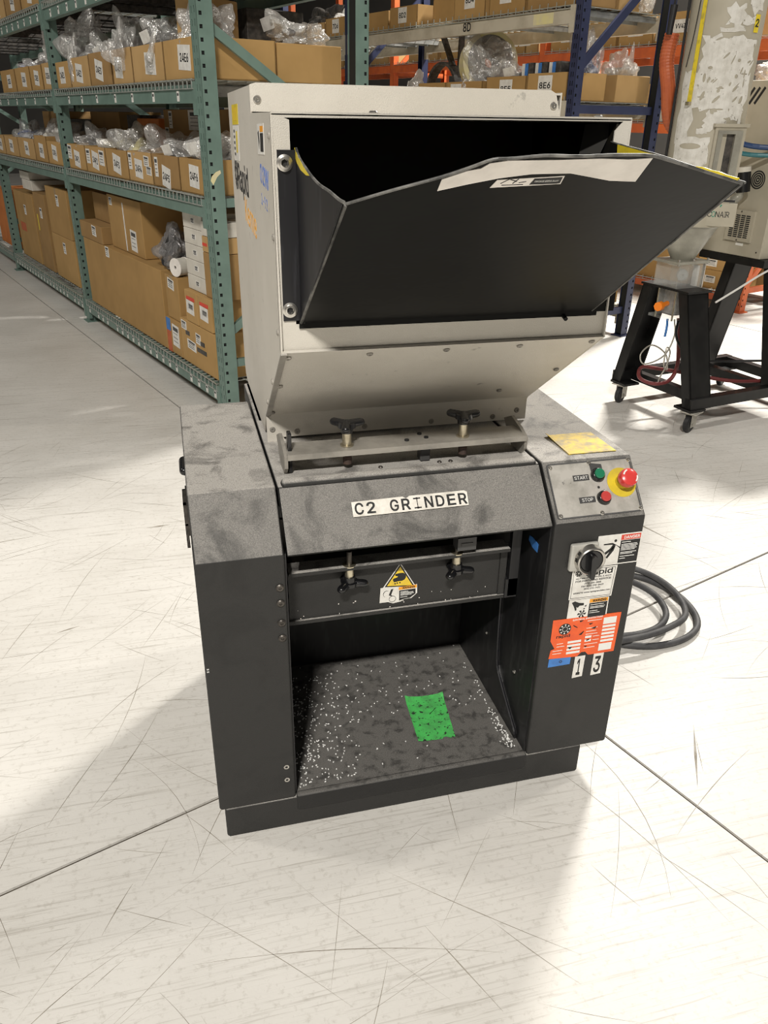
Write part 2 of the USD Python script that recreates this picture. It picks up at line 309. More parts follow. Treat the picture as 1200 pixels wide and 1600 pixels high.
for (x, y, a, L, w) in [(1.22, -0.02, 1.02, 0.24, 0.007), (0.43, -0.42, -1.15, 0.22, 0.0022), (1.75, 1.28, 1.9, 0.5, 0.016), (-0.42, 0.95, 0.35, 0.07, 0.006), (-0.72, 1.62, 0.2, 0.22, 0.005), (-0.14, 1.62, 0.1, 0.09, 0.010)]:
    d = np.array([math.cos(a), math.sin(a)]); nn = np.array([-d[1], d[0]]); c = np.array([x, y])
    part(FLOOR, 'scuff_mark', plate([c - d * L / 2, c + nn * w * 0.5, c + d * L / 2, c - nn * w * 0.5], 0.0006), 'scuff_dark')
setting('wall_back', turned(bx(-14, 12, 23.8, 24, 0, 9)), 'wall_paint')
setting('wall_right', turned(bx(11.8, 12, -9, 24, 0, 9)), 'wall_paint')

# ------------------------------------------------------------------ the granulator
X3, Y3, Z3 = (1, 0, 0), (0, 1, 0), (0, 0, 1)
G = thing('granulator', 'black and silver plastics granulator with a flared black feed chute, marked C2 GRINDER', 'machine')
XL, XR, XW, ZT, ZF, YC = 0.174, 0.741, 0.955, 0.828, 0.724, 0.095      # left bay, right bay, width, top, front edge, chamfer depth
CH = np.array([0, YC, ZT - ZF]); CHL = np.linalg.norm(CH); CHU = CH / CHL; CHN = np.cross(X3, CHU)    # chamfer: up direction and outward normal
def onch(x, u, d=0.0): return np.array([x, 0, ZF]) + CHU * u + CHN * d
def housing(x0, x1, yb, zb):
    prof = [(0, zb), (0, ZF), (YC, ZT), (yb, ZT), (yb, zb)]
    pts, r = [], 0.005
    sph = m3.Manifold.sphere(r, 8)
    cx = [(r, zb + r), (r, ZF - 0.002), (YC + 0.002, ZT - r), (yb - r, ZT - r), (yb - r, zb + r)]
    return tm(m3.Manifold.batch_hull([sph.translate((x, y, z)) for x in (x0 + r, x1 - r) for y, z in cx]))
part(G, 'base_plinth', [rbx(0.011, 0.889, 0.0, 0.63, 0.0, 0.088, 0.006), bx(0.03, 0.93, 0.46, 0.63, 0.05, 0.09)], 'black_coat', smooth=30)
LH = part(G, 'left_housing', housing(0, XL - 0.002, 0.634, 0.087), 'black_coat', smooth=30)
RH = part(G, 'right_housing', housing(XR, XW, 0.80, 0.087), 'black_coat', smooth=30)
part(G, 'rear_body', rbx(XL + 0.004, XR - 0.002, 0.486, 0.80, 0.08, ZT - 0.004, 0.006), 'black_coat', smooth=30)
for z in (0.652, 0.616, 0.569, 0.532):
    part(LH, 'bolt', lathe([(0, 0.0), (0.0085, 0.0), (0.0085, 0.0015), (0.006, 0.0035), (0.003, 0.0035), (0.0022, 0.0015), (0, 0.0015)], 16, (0.1595, -0.0005, z), (0, -1, 0)), 'dark_screw')
for z in (0.184, 0.146):
    part(LH, 'rivet_ring', lathe([(0.003, 0.0), (0.0062, 0.0), (0.0062, 0.001), (0.003, 0.001), (0.003, 0)], 16, (0.1535, -0.0003, z), (0, -1, 0)), 'steel')
part(LH, 'latch_plate', [bx(-0.003, 0.001, 0.10, 0.20, 0.735, 0.80), bx(-0.009, -0.003, 0.115, 0.119, 0.70, 0.80), bx(-0.009, -0.003, 0.18, 0.184, 0.70, 0.80), bx(-0.009, -0.003, 0.115, 0.184, 0.796, 0.80), bx(-0.009, -0.003, 0.115, 0.184, 0.75, 0.754)], 'dark_screw')
part(LH, 'side_knob', tm(m3.Manifold.batch_hull([m3.Manifold.sphere(0.010, 10).translate((-0.002, y, 0.79)) for y in (0.30, 0.36)])), 'knob_plastic', smooth=40)
part(LH, 'edge_chip', [bx(0.004, 0.0055, -0.0006, 0.001, 0.478, 0.4815), bx(0.0065, 0.008, -0.0006, 0.001, 0.478, 0.4815), bx(0.004, 0.0055, -0.0006, 0.001, 0.472, 0.475), bx(0.0065, 0.008, -0.0006, 0.001, 0.472, 0.475)], 'print_white')
# tray, bin walls
TR = part(G, 'collecting_tray', [bx(XL + 0.002, XR - 0.001, 0.012, 0.475, 0.082, 0.0905)], 'tray_black')
part(G, 'tray_front_rail', rbx(XL - 0.001, XR + 0.001, -0.003, 0.016, 0.045, 0.0925, 0.006), 'tray_black', smooth=30)
part(G, 'bin_back_wall', bx(XL, XR, 0.475, 0.485, 0.085, 0.70), 'inner_black')
part(G, 'bin_side_wall', bx(XL - 0.001, XL + 0.002, 0.012, 0.478, 0.085, 0.72), 'inner_black')
part(G, 'bin_side_wall', bx(XR - 0.003, XR + 0.001, 0.012, 0.478, 0.085, 0.722), 'inner_black')
seam = [(0.209, 0.60), (0.213, 0.50), (0.212, 0.40), (0.206, 0.28), (0.196, 0.215), (0.165, 0.185), (0.115, 0.150), (0.066, 0.118), (0.058, 0.105), (0.058, 0.0905)]
part(G, 'bin_liner', plate(seam + [(0.472, 0.0905), (0.472, 0.60)], 0.006, (XR - 0.009, 0, 0), Y3, Z3), 'inner_black')
part(G, 'liner_lip', tube([(XR - 0.009, y, z) for y, z in seam[:-1]], 0.0035, 6, step=3), 'flange_black')
part(G, 'blue_tape', plate([(0.106, 0.634), (0.102, 0.647), (0.082, 0.650), (0.057, 0.647), (0.059, 0.626), (0.083, 0.626)], 0.0008, (XR - 0.0042, 0, 0), Y3, Z3), 'tape_blue')
part(G, 'liner_bolt', screw((XR - 0.009, 0.095, 0.272), (-1, 0, 0), 0.0055), 'steel')
part(G, 'liner_bolt', screw((XR - 0.009, 0.28, 0.26), (-1, 0, 0), 0.004), 'steel')
# centre cover and top deck
FC = part(G, 'front_cover', plate([(0.0006, ZF - 0.002), (0.004, ZF + 0.002), (YC - 0.001, ZT - 0.005), (YC + 0.01, ZT - 0.012), (0.014, ZF - 0.008), (0.006, ZF - 0.008)], XR - XL - 0.010, (XL + 0.004, 0, 0), Y3, Z3), 'black_coat')
NL = part(FC, 'name_plate', plate([(0.317, 0.061), (0.317, 0.0925), (0.424, 0.094), (0.430, 0.089), (0.438, 0.094), (0.556, 0.0945), (0.562, 0.091), (0.5605, 0.062)], 0.0007, onch(0, 0, 0.0012), X3, CHU), 'name_white', label='white strip label with black capitals, a nick in its top edge')
for k, ch in enumerate('C2 GRINDER'):
    if ch != ' ':
        part(NL.rsplit('/', 1)[0], 'name_lettering', cat([text(ch, 0.0225, onch(0.331 + k * 0.0243, 0.0772, 0.0019), X3, CHU, 0.0006, bold=True, width=0.0038 if ch == 'I' else 0.0178)] + ([put(bx(-0.0075, 0.0075, -0.0013, 0.0013, 0, 0.0006), onch(0.331 + k * 0.0243, 0.0772 + dv, 0.0019), X3, CHU) for dv in (-0.0099, 0.0099)] if ch == 'I' else [])), 'print_black')
part(G, 'top_deck', rbx(XL + 0.002, XR - 0.002, YC + 0.004, 0.80, ZT - 0.05, ZT - 0.004, 0.004), 'black_coat', smooth=30)
part(G, 'deck_lip', rbx(XL + 0.010, XR - 0.008, YC + 0.001, YC + 0.030, ZT - 0.016, ZT + 0.006, 0.009, 12), 'black_coat', smooth=40)
for x in (0.40, 0.53, 0.555): part(G, 'deck_screw', screw((x, 0.15, ZT - 0.004), Z3, 0.005), 'dark_screw')
# screen door below the cover
SD = part(G, 'screen_door', [bx(0.188, 0.683, 0.100, 0.112, 0.494, 0.628), bx(0.186, 0.676, 0.066, 0.112, 0.632, 0.640), bx(0.186, 0.683, 0.094, 0.106, 0.494, 0.503), bx(0.668, 0.684, 0.096, 0.104, 0.503, 0.626)], 'black_coat')
part(G, 'door_stop', [bx(0.690, 0.712, 0.09, 0.105, 0.50, 0.70), bx(0.683, 0.712, 0.09, 0.11, 0.496, 0.545)], 'inner_black')
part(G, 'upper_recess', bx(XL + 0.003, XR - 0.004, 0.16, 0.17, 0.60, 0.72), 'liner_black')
def star_knob(x, y, z, up, parent=G):
    n = 3; pr = []
    core = [m3.Manifold.cylinder(0.016, 0.0125, 0.015, 20).translate((0, 0, 0)), m3.Manifold.cylinder(0.010, 0.019, 0.017, 20).translate((0, 0, 0.012))]
    sp = m3.Manifold.sphere(0.0098, 12)
    for k in range(n):
        a = k * 2 * PI / n + 0.25
        core.append(m3.Manifold.batch_hull([sp.translate((0, 0, 0.017)), sp.scale((1, 1, 0.85)).translate((0.031 * math.cos(a), 0.031 * math.sin(a), 0.0175))]))
    m = tm(m3.Manifold.batch_boolean(core, m3.OpType.Add))
    if up < 0: m.apply_transform(np.diag([1, -1, -1, 1.0]))
    m.apply_translation((x, y, z)); kp = part(parent, 'star_knob', m, 'knob_plastic', smooth=35)
    s = 1 if up > 0 else -1
    part(kp, 'collar', [cyl((x, y, z), (x, y, z - s * 0.026), 0.0095, 20), cyl((x, y, z - s * 0.026), (x, y, z - s * 0.0285), 0.014, 24)], 'brass_zinc', smooth=35)
for x in (0.316, 0.556): star_knob(x, 0.078, 0.612, -1)
part(G, 'catch_block', [bx(0.548, 0.590, 0.055, 0.085, 0.655, 0.685), bx(0.556, 0.582, 0.0535, 0.056, 0.667, 0.673)], 'tag_dark')
part(G, 'door_bolt', cyl((0.316, 0.078, 0.64), (0.316, 0.078, 0.672), 0.006, 12), 'dark_screw')
part(G, 'door_bolt', cyl((0.556, 0.078, 0.64), (0.556, 0.078, 0.672), 0.006, 12), 'dark_screw')
yd = 0.1
def dpl(pts, d, t=0.0006): return plate(pts, t, (0, yd - d, 0), X3, Z3)
def facing(m): return m
WS = part(G, 'warning_triangle', plate([(0.396, 0.5575), (0.472, 0.5505), (0.4345, 0.6165)], 0.0007, (0, yd + 0.0001, 0), X3, Z3), 'sticker_white', label='yellow warning triangle with a black hand')
tri = Polygon([(0.400, 0.5592), (0.4680, 0.5530), (0.4343, 0.6125)])
part(WS, 'triangle_border', plate(tri, 0.0006, (0, yd - 0.0005, 0), X3, Z3), 'print_black')
part(WS, 'triangle_field', plate(tri.buffer(-0.0028), 0.0006, (0, yd - 0.001, 0), X3, Z3), 'warning_yellow')
hand = Polygon([(0.424, 0.589), (0.434, 0.5905), (0.441, 0.590), (0.446, 0.586), (0.447, 0.580), (0.444, 0.5745), (0.438, 0.5718), (0.432, 0.5722), (0.421, 0.5705), (0.4195, 0.573), (0.426, 0.5765), (0.4185, 0.5755), (0.420, 0.578), (0.428, 0.580), (0.431, 0.584), (0.424, 0.5865)]).buffer(0.0008)
part(WS, 'hand_symbol', plate(hand, 0.0006, (0, yd - 0.0015, 0), X3, Z3), 'print_black')
part(WS, 'drop_mark', [plate(Point(x, z).buffer(0.0016), 0.0006, (0, yd - 0.0015, 0), X3, Z3) for x, z in ((0.423, 0.5655), (0.428, 0.5665), (0.434, 0.5668))], 'print_black')
DW = part(G, 'door_warning_label', plate([(0.3885, 0.519), (0.3905, 0.5575), (0.4745, 0.5565), (0.4755, 0.534), (0.462, 0.522), (0.445, 0.5215), (0.438, 0.5165), (0.420, 0.514), (0.408, 0.519)], 0.0006, (0, yd - 0.0001, 0), X3, Z3), 'sticker_white', label='half-scraped white and black warning label')
part(DW, 'warning_band', plate([(0.432, 0.5475), (0.432, 0.5545), (0.4735, 0.556), (0.4735, 0.5485)], 0.0005, (0, yd - 0.0007, 0), X3, Z3), 'warning_orange')
part(DW, 'lettering', text('WARNING', 0.0042, (0.4545, yd - 0.0012, 0.5517), X3, Z3, bold=True), 'print_black')
part(DW, 'text_panel', plate([(0.4335, 0.5195), (0.4335, 0.5455), (0.471, 0.5460), (0.471, 0.533), (0.458, 0.5235), (0.446, 0.523)], 0.0005, (0, yd - 0.0007, 0), X3, Z3), 'print_black')
part(DW, 'text_line', [plate(sbox(0.436, z, 0.436 + w, z + 0.0013), 0.0004, (0, yd - 0.0012, 0), X3, Z3) for z, w in ((0.5415, 0.018), (0.5385, 0.030), (0.5355, 0.031), (0.5325, 0.026), (0.5275, 0.016))], 'print_white', kind='stuff')
part(DW, 'symbol', [plate([(0.4145, 0.551), (0.4195, 0.552), (0.4145, 0.5365), (0.4185, 0.534), (0.4175, 0.533), (0.4095, 0.5365)], 0.0004, (0, yd - 0.0007, 0), X3, Z3), plate(Point(0.418, 0.526).buffer(0.008).difference(Point(0.418, 0.526).buffer(0.0072)), 0.0004, (0, yd - 0.0007, 0), X3, Z3), plate(Point(0.405, 0.5405).buffer(0.0085).difference(Point(0.406, 0.5400).buffer(0.0085)), 0.0004, (0, yd - 0.0007, 0), X3, Z3)], 'print_black')
rs = random.Random(5)
part(G, 'paint_chips', [plate(Point(0.20 + rs.random() * 0.45, 0.499 + rs.random() ** 2 * 0.035).buffer(0.0008 + 0.0014 * rs.random(), 3), 0.0006, (0, yd - 0.0062, 0), X3, Z3) if False else bx(x, x + 0.001 + 0.0022 * rs.random(), yd - 0.0008, yd, z, z + 0.001 + 0.0015 * rs.random()) for x, z in [(0.205 + rs.random() * 0.44, 0.503 + rs.random() ** 2 * 0.03) for _ in range(20)]], 'paper_strip_white', kind='stuff')

# control panel on the right chamfer
CP = part(G, 'control_panel', plate(sbox(0.7495, 0.0095, 0.9475, 0.1335).buffer(-0.006).buffer(0.006), 0.0022, onch(0, 0, -0.001), X3, CHU), 'brushed_plate', label='scratched metal control panel with start, stop and emergency buttons')
part(CP, 'panel_rim', plate(sbox(0.7495, 0.0095, 0.9475, 0.1335).buffer(-0.006).buffer(0.006).difference(sbox(0.7495, 0.0095, 0.9475, 0.1335).buffer(-0.0085).buffer(0.0055)), 0.0028, onch(0, 0, -0.0006), X3, CHU), 'print_grey')
for x, u in ((0.757, 0.1245), (0.849, 0.128), (0.944, 0.128), (0.757, 0.0165), (0.853, 0.0145), (0.9455, 0.016)):
    part(CP, 'panel_screw', screw(onch(x, u, 0.0012), CHN, 0.0052), 'steel')
def push(x, u, name, mat):
    b = part(G, name, [lathe([(0, 0), (0.0155, 0), (0.0155, 0.007), (0.0135, 0.0105), (0.0120, 0.0115), (0, 0.0115)], 28, onch(x, u, 0.001), CHN)], 'knob_plastic', smooth=35)
    part(b, 'button_cap', lathe([(0, 0.006), (0.0112, 0.006), (0.0112, 0.0150), (0.0100, 0.0165), (0, 0.0170)], 28, onch(x, u, 0.001), CHN), mat, smooth=35)
push(0.862, 0.099, 'start_button', 'button_green'); push(0.864, 0.047, 'stop_button', 'button_red')
part(CP, 'nameplate_corner', plate([(0.849, 0.128), (0.877, 0.123), (0.877, 0.105), (0.850, 0.100)], 0.001, onch(0, 0, 0.0014), X3, CHU), 'tag_dark')
part(CP, 'pilot_hole', lathe([(0, 0), (0.003, 0), (0, 0.0006)], 12, onch(0.859, 0.072, 0.0015), CHN), 'print_black')
for s, x, u in (('START', 0.823, 0.0965), ('STOP', 0.826, 0.0465)):
    tg = part(G, 'button_tag', plate(sbox(x - 0.0185, u - 0.0065, x + 0.0185, u + 0.0065), 0.0012, onch(0, 0, 0.0012), X3, CHU), 'tag_dark', label=f'dark tag reading {s}')
    part(tg, 'lettering', text(s, 0.0072, onch(x, u, 0.0024), X3, CHU, 0.0004), 'print_white')
es = onch(0.915, 0.078, 0.001)
ES = part(G, 'emergency_stop', lathe([(0, 0), (0.0335, 0), (0.0335, 0.0012), (0.0155, 0.0016), (0.0155, 0.012), (0.0130, 0.014), (0.0130, 0.022), (0, 0.022)], 40, es, CHN), 'stop_yellow', label='yellow disc and collar under the red mushroom button', smooth=35)
part(ES, 'mushroom_head', lathe([(0, 0.020), (0.0165, 0.020), (0.0200, 0.0225), (0.0205, 0.032), (0.0190, 0.0385), (0.0140, 0.0415), (0.0070, 0.0423), (0, 0.0425)], 36, es, CHN), 'stop_red', smooth=40)
arc = lambda a0, a1: Polygon([(0.0168 * math.cos(a), 0.0168 * math.sin(a)) for a in np.linspace(a0, a1, 10)] + [(0.0138 * math.cos(a), 0.0138 * math.sin(a)) for a in np.linspace(a1, a0, 10)])
part(ES, 'arrow_mark', [plate(arc(a, a + 0.9), 0.003, es + CHN * 0.0395, X3, CHU) for a in (1.9, 5.4)], 'print_white')
YT = part(G, 'yellow_label', plate([(0.817, 0.118), (0.931, 0.116), (0.930, 0.234), (0.826, 0.236), (0.819, 0.230)], 0.001, (0, 0, ZT + 0.0012), X3, Y3), 'tag_yellow', label='worn yellow label lifting from the cover')
part(YT, 'curled_edge', hull([(0.817, 0.118, ZT), (0.817, 0.118, ZT + 0.0026), (0.815, 0.236, ZT + 0.007), (0.815, 0.236, ZT + 0.008), (0.828, 0.236, ZT + 0.001), (0.826, 0.118, ZT + 0.001)]), 'tag_yellow')

# right front: switch and stickers (x to the right, z up, on the face y = 0)
def st(parent, name, pts, mat, d=0.0, t=0.0007, label=None):
    return part(parent, name, plate(pts, t, (0, -d, 0), X3, Z3), mat, label=label)     # X cross Z = -Y: faces the viewer
SW = part(G, 'rotary_switch', rbx(0.782, 0.846, -0.012, 0.001, 0.609, 0.675, 0.004), 'switch_grey', label='grey isolator switch with a black rotary knob', smooth=30)
part(SW, 'dial_ring', lathe([(0.0245, 0), (0.034, 0), (0.0325, 0.016), (0.0300, 0.018), (0.0265, 0.016), (0.0245, 0.004), (0.0245, 0)], 40, (0.824, -0.011, 0.640), (0, -1, 0)), 'steel', smooth=35)
part(SW, 'ring_mark', [put(bx(-0.004, 0.004, -0.0035, 0.0035, 0, 0.001), (0.824 + 0.0332 * math.cos(a), -0.019, 0.640 + 0.0332 * math.sin(a)), (-math.sin(a), 0, math.cos(a)), (0, -1, 0)) for a in (2.55, 3.05)], 'print_black')
part(SW, 'rotary_knob', tm(m3.Manifold.batch_boolean([m3.Manifold.cylinder(0.014, 0.0262, 0.0245, 32), m3.Manifold.batch_hull([m3.Manifold.cylinder(0.022, 0.0095, 0.008, 20).translate((0, 0.010, 0.006)), m3.Manifold.cylinder(0.022, 0.0055, 0.0045, 16).translate((0, -0.035, 0.006))])], m3.OpType.Add)).apply_transform(np.array([[1, 0, 0, 0.824], [0, 0, -1, -0.012], [0, 1, 0, 0.640], [0, 0, 0, 1.0]])), 'knob_plastic', smooth=30)
DG = st(G, 'danger_label', sbox(0.8475, 0.6085, 0.9535, 0.6845).buffer(-0.002).buffer(0.002), 'sticker_white', label='white danger label with a black and red text panel')
st(DG, 'danger_band', sbox(0.9035, 0.6690, 0.9505, 0.6815), 'danger_red', 0.0007, 0.0004)
part(DG, 'lettering', text('DANGER', 0.0068, (0.929, -0.0011, 0.6752), X3, Z3, bold=True), 'print_white')
st(DG, 'text_panel', sbox(0.9035, 0.6115, 0.9505, 0.6675), 'print_black', 0.0007, 0.0004)
part(DG, 'text_line', [plate(sbox(0.906, z, 0.906 + w, z + 0.0016), 0.0003, (0, -0.0011, 0), X3, Z3) for z, w in [(0.6625, 0.022), (0.657, 0.038), (0.6535, 0.040), (0.650, 0.037), (0.6465, 0.039), (0.643, 0.034), (0.637, 0.039), (0.6335, 0.030), (0.627, 0.036), (0.6215, 0.014)]], 'print_white', kind='stuff')
man = [Polygon([(0.858, 0.6385), (0.862, 0.6340), (0.880, 0.648), (0.885, 0.659), (0.880, 0.6605), (0.874, 0.651)]), Polygon([(0.866, 0.629), (0.870, 0.6265), (0.883, 0.645), (0.886, 0.657), (0.880, 0.655)]), Polygon([(0.877, 0.6600), (0.857, 0.6610), (0.857, 0.6635), (0.878, 0.6640), (0.900, 0.6505), (0.8985, 0.6480), (0.888, 0.657)]), Point(0.8845, 0.6690).buffer(0.0032)]
part(DG, 'figure_symbol', [plate(affinity.translate(p, 0.006, 0), 0.0004, (0, -0.0007, 0), X3, Z3) for p in man], 'print_black')
SV = st(G, 'service_label', [(0.7965, 0.5295), (0.902, 0.5265), (0.9055, 0.606), (0.797, 0.610)], 'sticker_white', label='white service label with address lines')
fr = Polygon([(0.8000, 0.5325), (0.8985, 0.5300), (0.9015, 0.6030), (0.8005, 0.6065)])
part(SV, 'border_line', plate(fr.difference(fr.buffer(-0.0009)), 0.0003, (0, -0.0007, 0), X3, Z3), 'print_grey')
gear = Point(0, 0).buffer(0.0082).difference(Point(0, 0).buffer(0.0026))
for k in range(8): gear = gear.difference(affinity.rotate(Polygon([(-0.0018, 0.0072), (0.0018, 0.0072), (0, 0.0042)]), 45 * k, origin=(0, 0)))
part(SV, 'logo_wheel', plate(affinity.translate(gear, 0.8125, 0.5965), 0.0003, (0, -0.0007, 0), X3, Z3), 'print_black')
part(SV, 'logo_lettering', text('Rapid', 0.0125, (0.864, -0.0007, 0.5950), X3, Z3, 0.0003, bold=True, width=0.062), 'print_black')
for s, z, h, w in (('4017 28th AVE, ROCKFORD, IL 61109', 0.5825, 0.0028, 0.086), ('FOR PARTS AND SERVICE', 0.5755, 0.0042, 0.086), ('(972) 200-0888', 0.5680, 0.0038, 0.040), ('FAX (815) 398-8419', 0.5610, 0.0038, 0.054), ('(800) 272-7431', 0.5540, 0.0038, 0.040), ('WEBSITE: www.rapidgranulator.com', 0.5450, 0.0036, 0.090)):
    part(SV, 'lettering', text(s, h, (0.8505, -0.0007, z), X3, Z3, 0.0003, bold=True, width=w), 'print_black')
WL = st(G, 'cutting_hazard_label', [(0.7985, 0.4790), (0.898, 0.4690), (0.8975, 0.5250), (0.7990, 0.5285)], 'sticker_white', label='white and black warning label with a cut hand symbol')
st(WL, 'warning_band', [(0.850, 0.5150), (0.850, 0.5245), (0.8955, 0.5240), (0.8955, 0.5150)], 'warning_orange', 0.0007, 0.0004)
part(WL, 'lettering', text('WARNING', 0.0062, (0.874, -0.0011, 0.5197), X3, Z3, bold=True, width=0.034), 'print_black')
st(WL, 'text_panel', sbox(0.850, 0.4760, 0.8945, 0.5135), 'print_black', 0.0007, 0.0004)
part(WL, 'text_line', [plate(sbox(0.8525, z, 0.8525 + w, z + 0.0015), 0.0003, (0, -0.0011, 0), X3, Z3) for z, w in [(0.5085, 0.034), (0.5030, 0.037), (0.4995, 0.035), (0.4920, 0.020), (0.4870, 0.026)]], 'print_white', kind='stuff')
part(WL, 'hand_symbol', [plate(p, 0.0004, (0, -0.0007, 0), X3, Z3) for p in [Polygon([(0.806, 0.521), (0.813, 0.524), (0.824, 0.5185), (0.836, 0.5165), (0.836, 0.511), (0.826, 0.511), (0.822, 0.506), (0.8185, 0.5085), (0.8195, 0.500), (0.8165, 0.4985), (0.812, 0.510)]), Polygon([(0.838, 0.508), (0.8435, 0.511), (0.842, 0.506)]), Polygon([(0.836, 0.502), (0.841, 0.503), (0.838, 0.499)])] + [affinity.translate(affinity.rotate(Polygon([(0, 0), (0.011, 0.0022), (0.009, -0.003)]), 60 * k, origin=(0, 0)), 0.834, 0.488) for k in range(6)]], 'print_black')
og = Polygon([(0.7655, 0.4800), (0.936, 0.4775), (0.9330, 0.3690), (0.873, 0.3690), (0.866, 0.3700), (0.858, 0.3795), (0.848, 0.3795), (0.838, 0.3690), (0.766, 0.3735), (0.7690, 0.3970), (0.778, 0.4000), (0.7655, 0.4230)])
OR = part(G, 'specification_plate', plate(og, 0.0009, (0, 0, 0), X3, Z3), 'sticker_orange', label='torn orange specification plate with white fields')
gear2 = affinity.scale(gear, 1.75, 1.75, origin=(0, 0))
part(OR, 'logo_wheel', plate(affinity.translate(Point(0, 0).buffer(0.0150), 0.7975, 0.4520), 0.0003, (0, -0.0009, 0), X3, Z3), 'print_black')
part(OR, 'logo_vane', [plate(affinity.translate(affinity.rotate(Polygon([(-0.0022, 0.0130), (0.0026, 0.0130), (0.0003, 0.0080)]), 45 * k, origin=(0, 0)), 0.7975, 0.4520), 0.0003, (0, -0.0012, 0), X3, Z3) for k in range(8)] + [plate(affinity.translate(Point(0, 0).buffer(0.0066).difference(Point(0, 0).buffer(0.0058)), 0.7975, 0.4520), 0.0003, (0, -0.0012, 0), X3, Z3)], 'print_white')
part(OR, 'logo_lettering', text('rapid', 0.0075, (0.7955, -0.0009, 0.4330), X3, Z3, 0.0003, bold=True, width=0.034), 'print_black')
part(OR, 'lettering', text('ELECTRICAL SPECIFICATIONS', 0.0042, (0.852, -0.0009, 0.4735), X3, Z3, 0.0003, bold=True, width=0.075), 'print_white')
for (x0, x1, z0, z1) in [(0.893, 0.926, 0.4505, 0.4685)] + [(0.893, 0.926, z, z + 0.0062) for z in (0.4410, 0.4310, 0.4210, 0.4110, 0.4010)] + [(0.891, 0.924, 0.3765, 0.3965)] + [(0.809, 0.843, z, z + 0.0062) for z in (0.4100, 0.4000, 0.3900, 0.3800)] + [(0.852, 0.868, z, z + 0.0062) for z in (0.4180, 0.4080)]:
    st(OR, 'data_field', sbox(x0, z0, x1, z1), 'print_white', 0.0009, 0.0003)
part(OR, 'text_line', [plate(sbox(x, z, x + w, z + 0.0016), 0.0003, (0, -0.0009, 0), X3, Z3) for x, z, w in [(0.852, 0.465, 0.036), (0.852, 0.4450, 0.028), (0.852, 0.4360, 0.026), (0.852, 0.4280, 0.030), (0.872, 0.4200, 0.016), (0.872, 0.4100, 0.016), (0.852, 0.4000, 0.034), (0.852, 0.3900, 0.028), (0.782, 0.4120, 0.016), (0.782, 0.4040, 0.020), (0.774, 0.3930, 0.024), (0.774, 0.3850, 0.022)]], 'paper_strip_white', kind='stuff')
part(OR, 'torn_patch', [plate(Polygon(p).buffer(0.0008), 0.0003, (0, -0.00125, 0), X3, Z3) for p in [[(0.818, 0.4590), (0.828, 0.4520), (0.821, 0.4560)], [(0.833, 0.4690), (0.840, 0.4690), (0.834, 0.4665)], [(0.866, 0.4445), (0.876, 0.4470), (0.873, 0.4425)], [(0.858, 0.4575), (0.865, 0.4580), (0.860, 0.4555)], [(0.836, 0.4310), (0.846, 0.4390), (0.841, 0.4310)], [(0.812, 0.3990), (0.821, 0.3990), (0.817, 0.3945)], [(0.856, 0.4130), (0.863, 0.4140), (0.858, 0.4115)], [(0.854, 0.3960), (0.859, 0.3950), (0.856, 0.3935)]]], 'print_black')
BT = st(G, 'blue_tape', [(0.767, 0.3490), (0.8225, 0.3500), (0.8235, 0.3705), (0.768, 0.3725)], 'tape_blue')
part(BT, 'tape_mark', plate(Point(0.798, 0.361).buffer(0.004).difference(Point(0.798, 0.361).buffer(0.0018)), 0.0003, (0, -0.0007, 0), X3, Z3), 'hose_blue')
for s, x in (('1', 0.847), ('3', 0.895)):
    t = st(G, 'number_tag', [(x - 0.0135, 0.3065), (x + 0.0125, 0.3085), (x + 0.0135, 0.3685), (x - 0.0125, 0.3685)], 'sticker_white', label=f'white tag with black figure {s}')
    part(t, 'figure', text(s, 0.044, (x, -0.0007, 0.3375), X3, Z3, 0.0003, bold=True, width=0.010 if s == '1' else 0.0165), 'print_black')

# ---- hopper: measured as if 6 percent farther off, then brought to where it stands on the deck
HS = 0.943
def HX(m):
    m = m.copy(); m.vertices = EYE + HS * (m.vertices - EYE); return m
hx0, hx1, hy0, hyb = 0.187, 0.817, 0.046, 0.848
prof = [(0.332, 1.534), (hyb, 1.531), (hyb, 0.868), (hyb - 0.012, 0.842), (hyb - 0.05, 0.832), (0.40, 0.832), (0.349, 0.888), (0.037, 1.108), (hy0, 1.488), (0.332, 1.488)]
t = 0.003
HP = part(G, 'hopper', [plate(prof, t, (hx0, 0, 0), Y3, Z3), plate(prof, t, (hx1 - t, 0, 0), Y3, Z3),
    bx(hx0 + t, hx1 - t, hyb - t, hyb, 0.84, 1.531), bx(hx0 + t, hx1 - t, 0.332, hyb - t, 1.529, 1.532), bx(hx0 + t, hx1 - t, hy0, 0.336, 1.485, 1.488),
    plate([(hx0 + 0.0005, 1.490), (hx0 + 0.0005, 1.535), (hx0 + 0.012, 1.538), (hx1 - 0.026, 1.538), (hx1 - 0.014, 1.532), (hx1 - 0.0005, 1.490)], 0.004, (0, 0.334, 0), X3, Z3)], 'silver_paint', label='silver hammer-painted hopper box')
opening = Polygon([(0.217, 1.157), (0.217, 1.478), (0.208, 1.481), (0.800, 1.483), (0.786, 1.468), (0.786, 1.157)])
part(G, 'hopper_front', [plate(Polygon([(hx0, 1.108), (hx1, 1.108), (hx1, 1.488), (hx0, 1.488)]).difference(opening.buffer(0)), t, (0, hy0 + t, 0), X3, Z3), plate([(hx0 + 0.001, 1.4865), (hx1 - 0.002, 1.4865), (hx1 - 0.002, 1.4895), (hx0 + 0.001, 1.4895)], 0.006, (0, hy0 + 0.004, 0), X3, Z3)], 'silver_paint')
part(G, 'hopper_taper', hull([(x, y, z) for x in (hx0 + 0.002, hx1 - 0.001) for y, z in ((0.0365, 1.109), (0.349, 0.888), (0.352, 0.892), (0.042, 1.112))]), 'silver_paint')
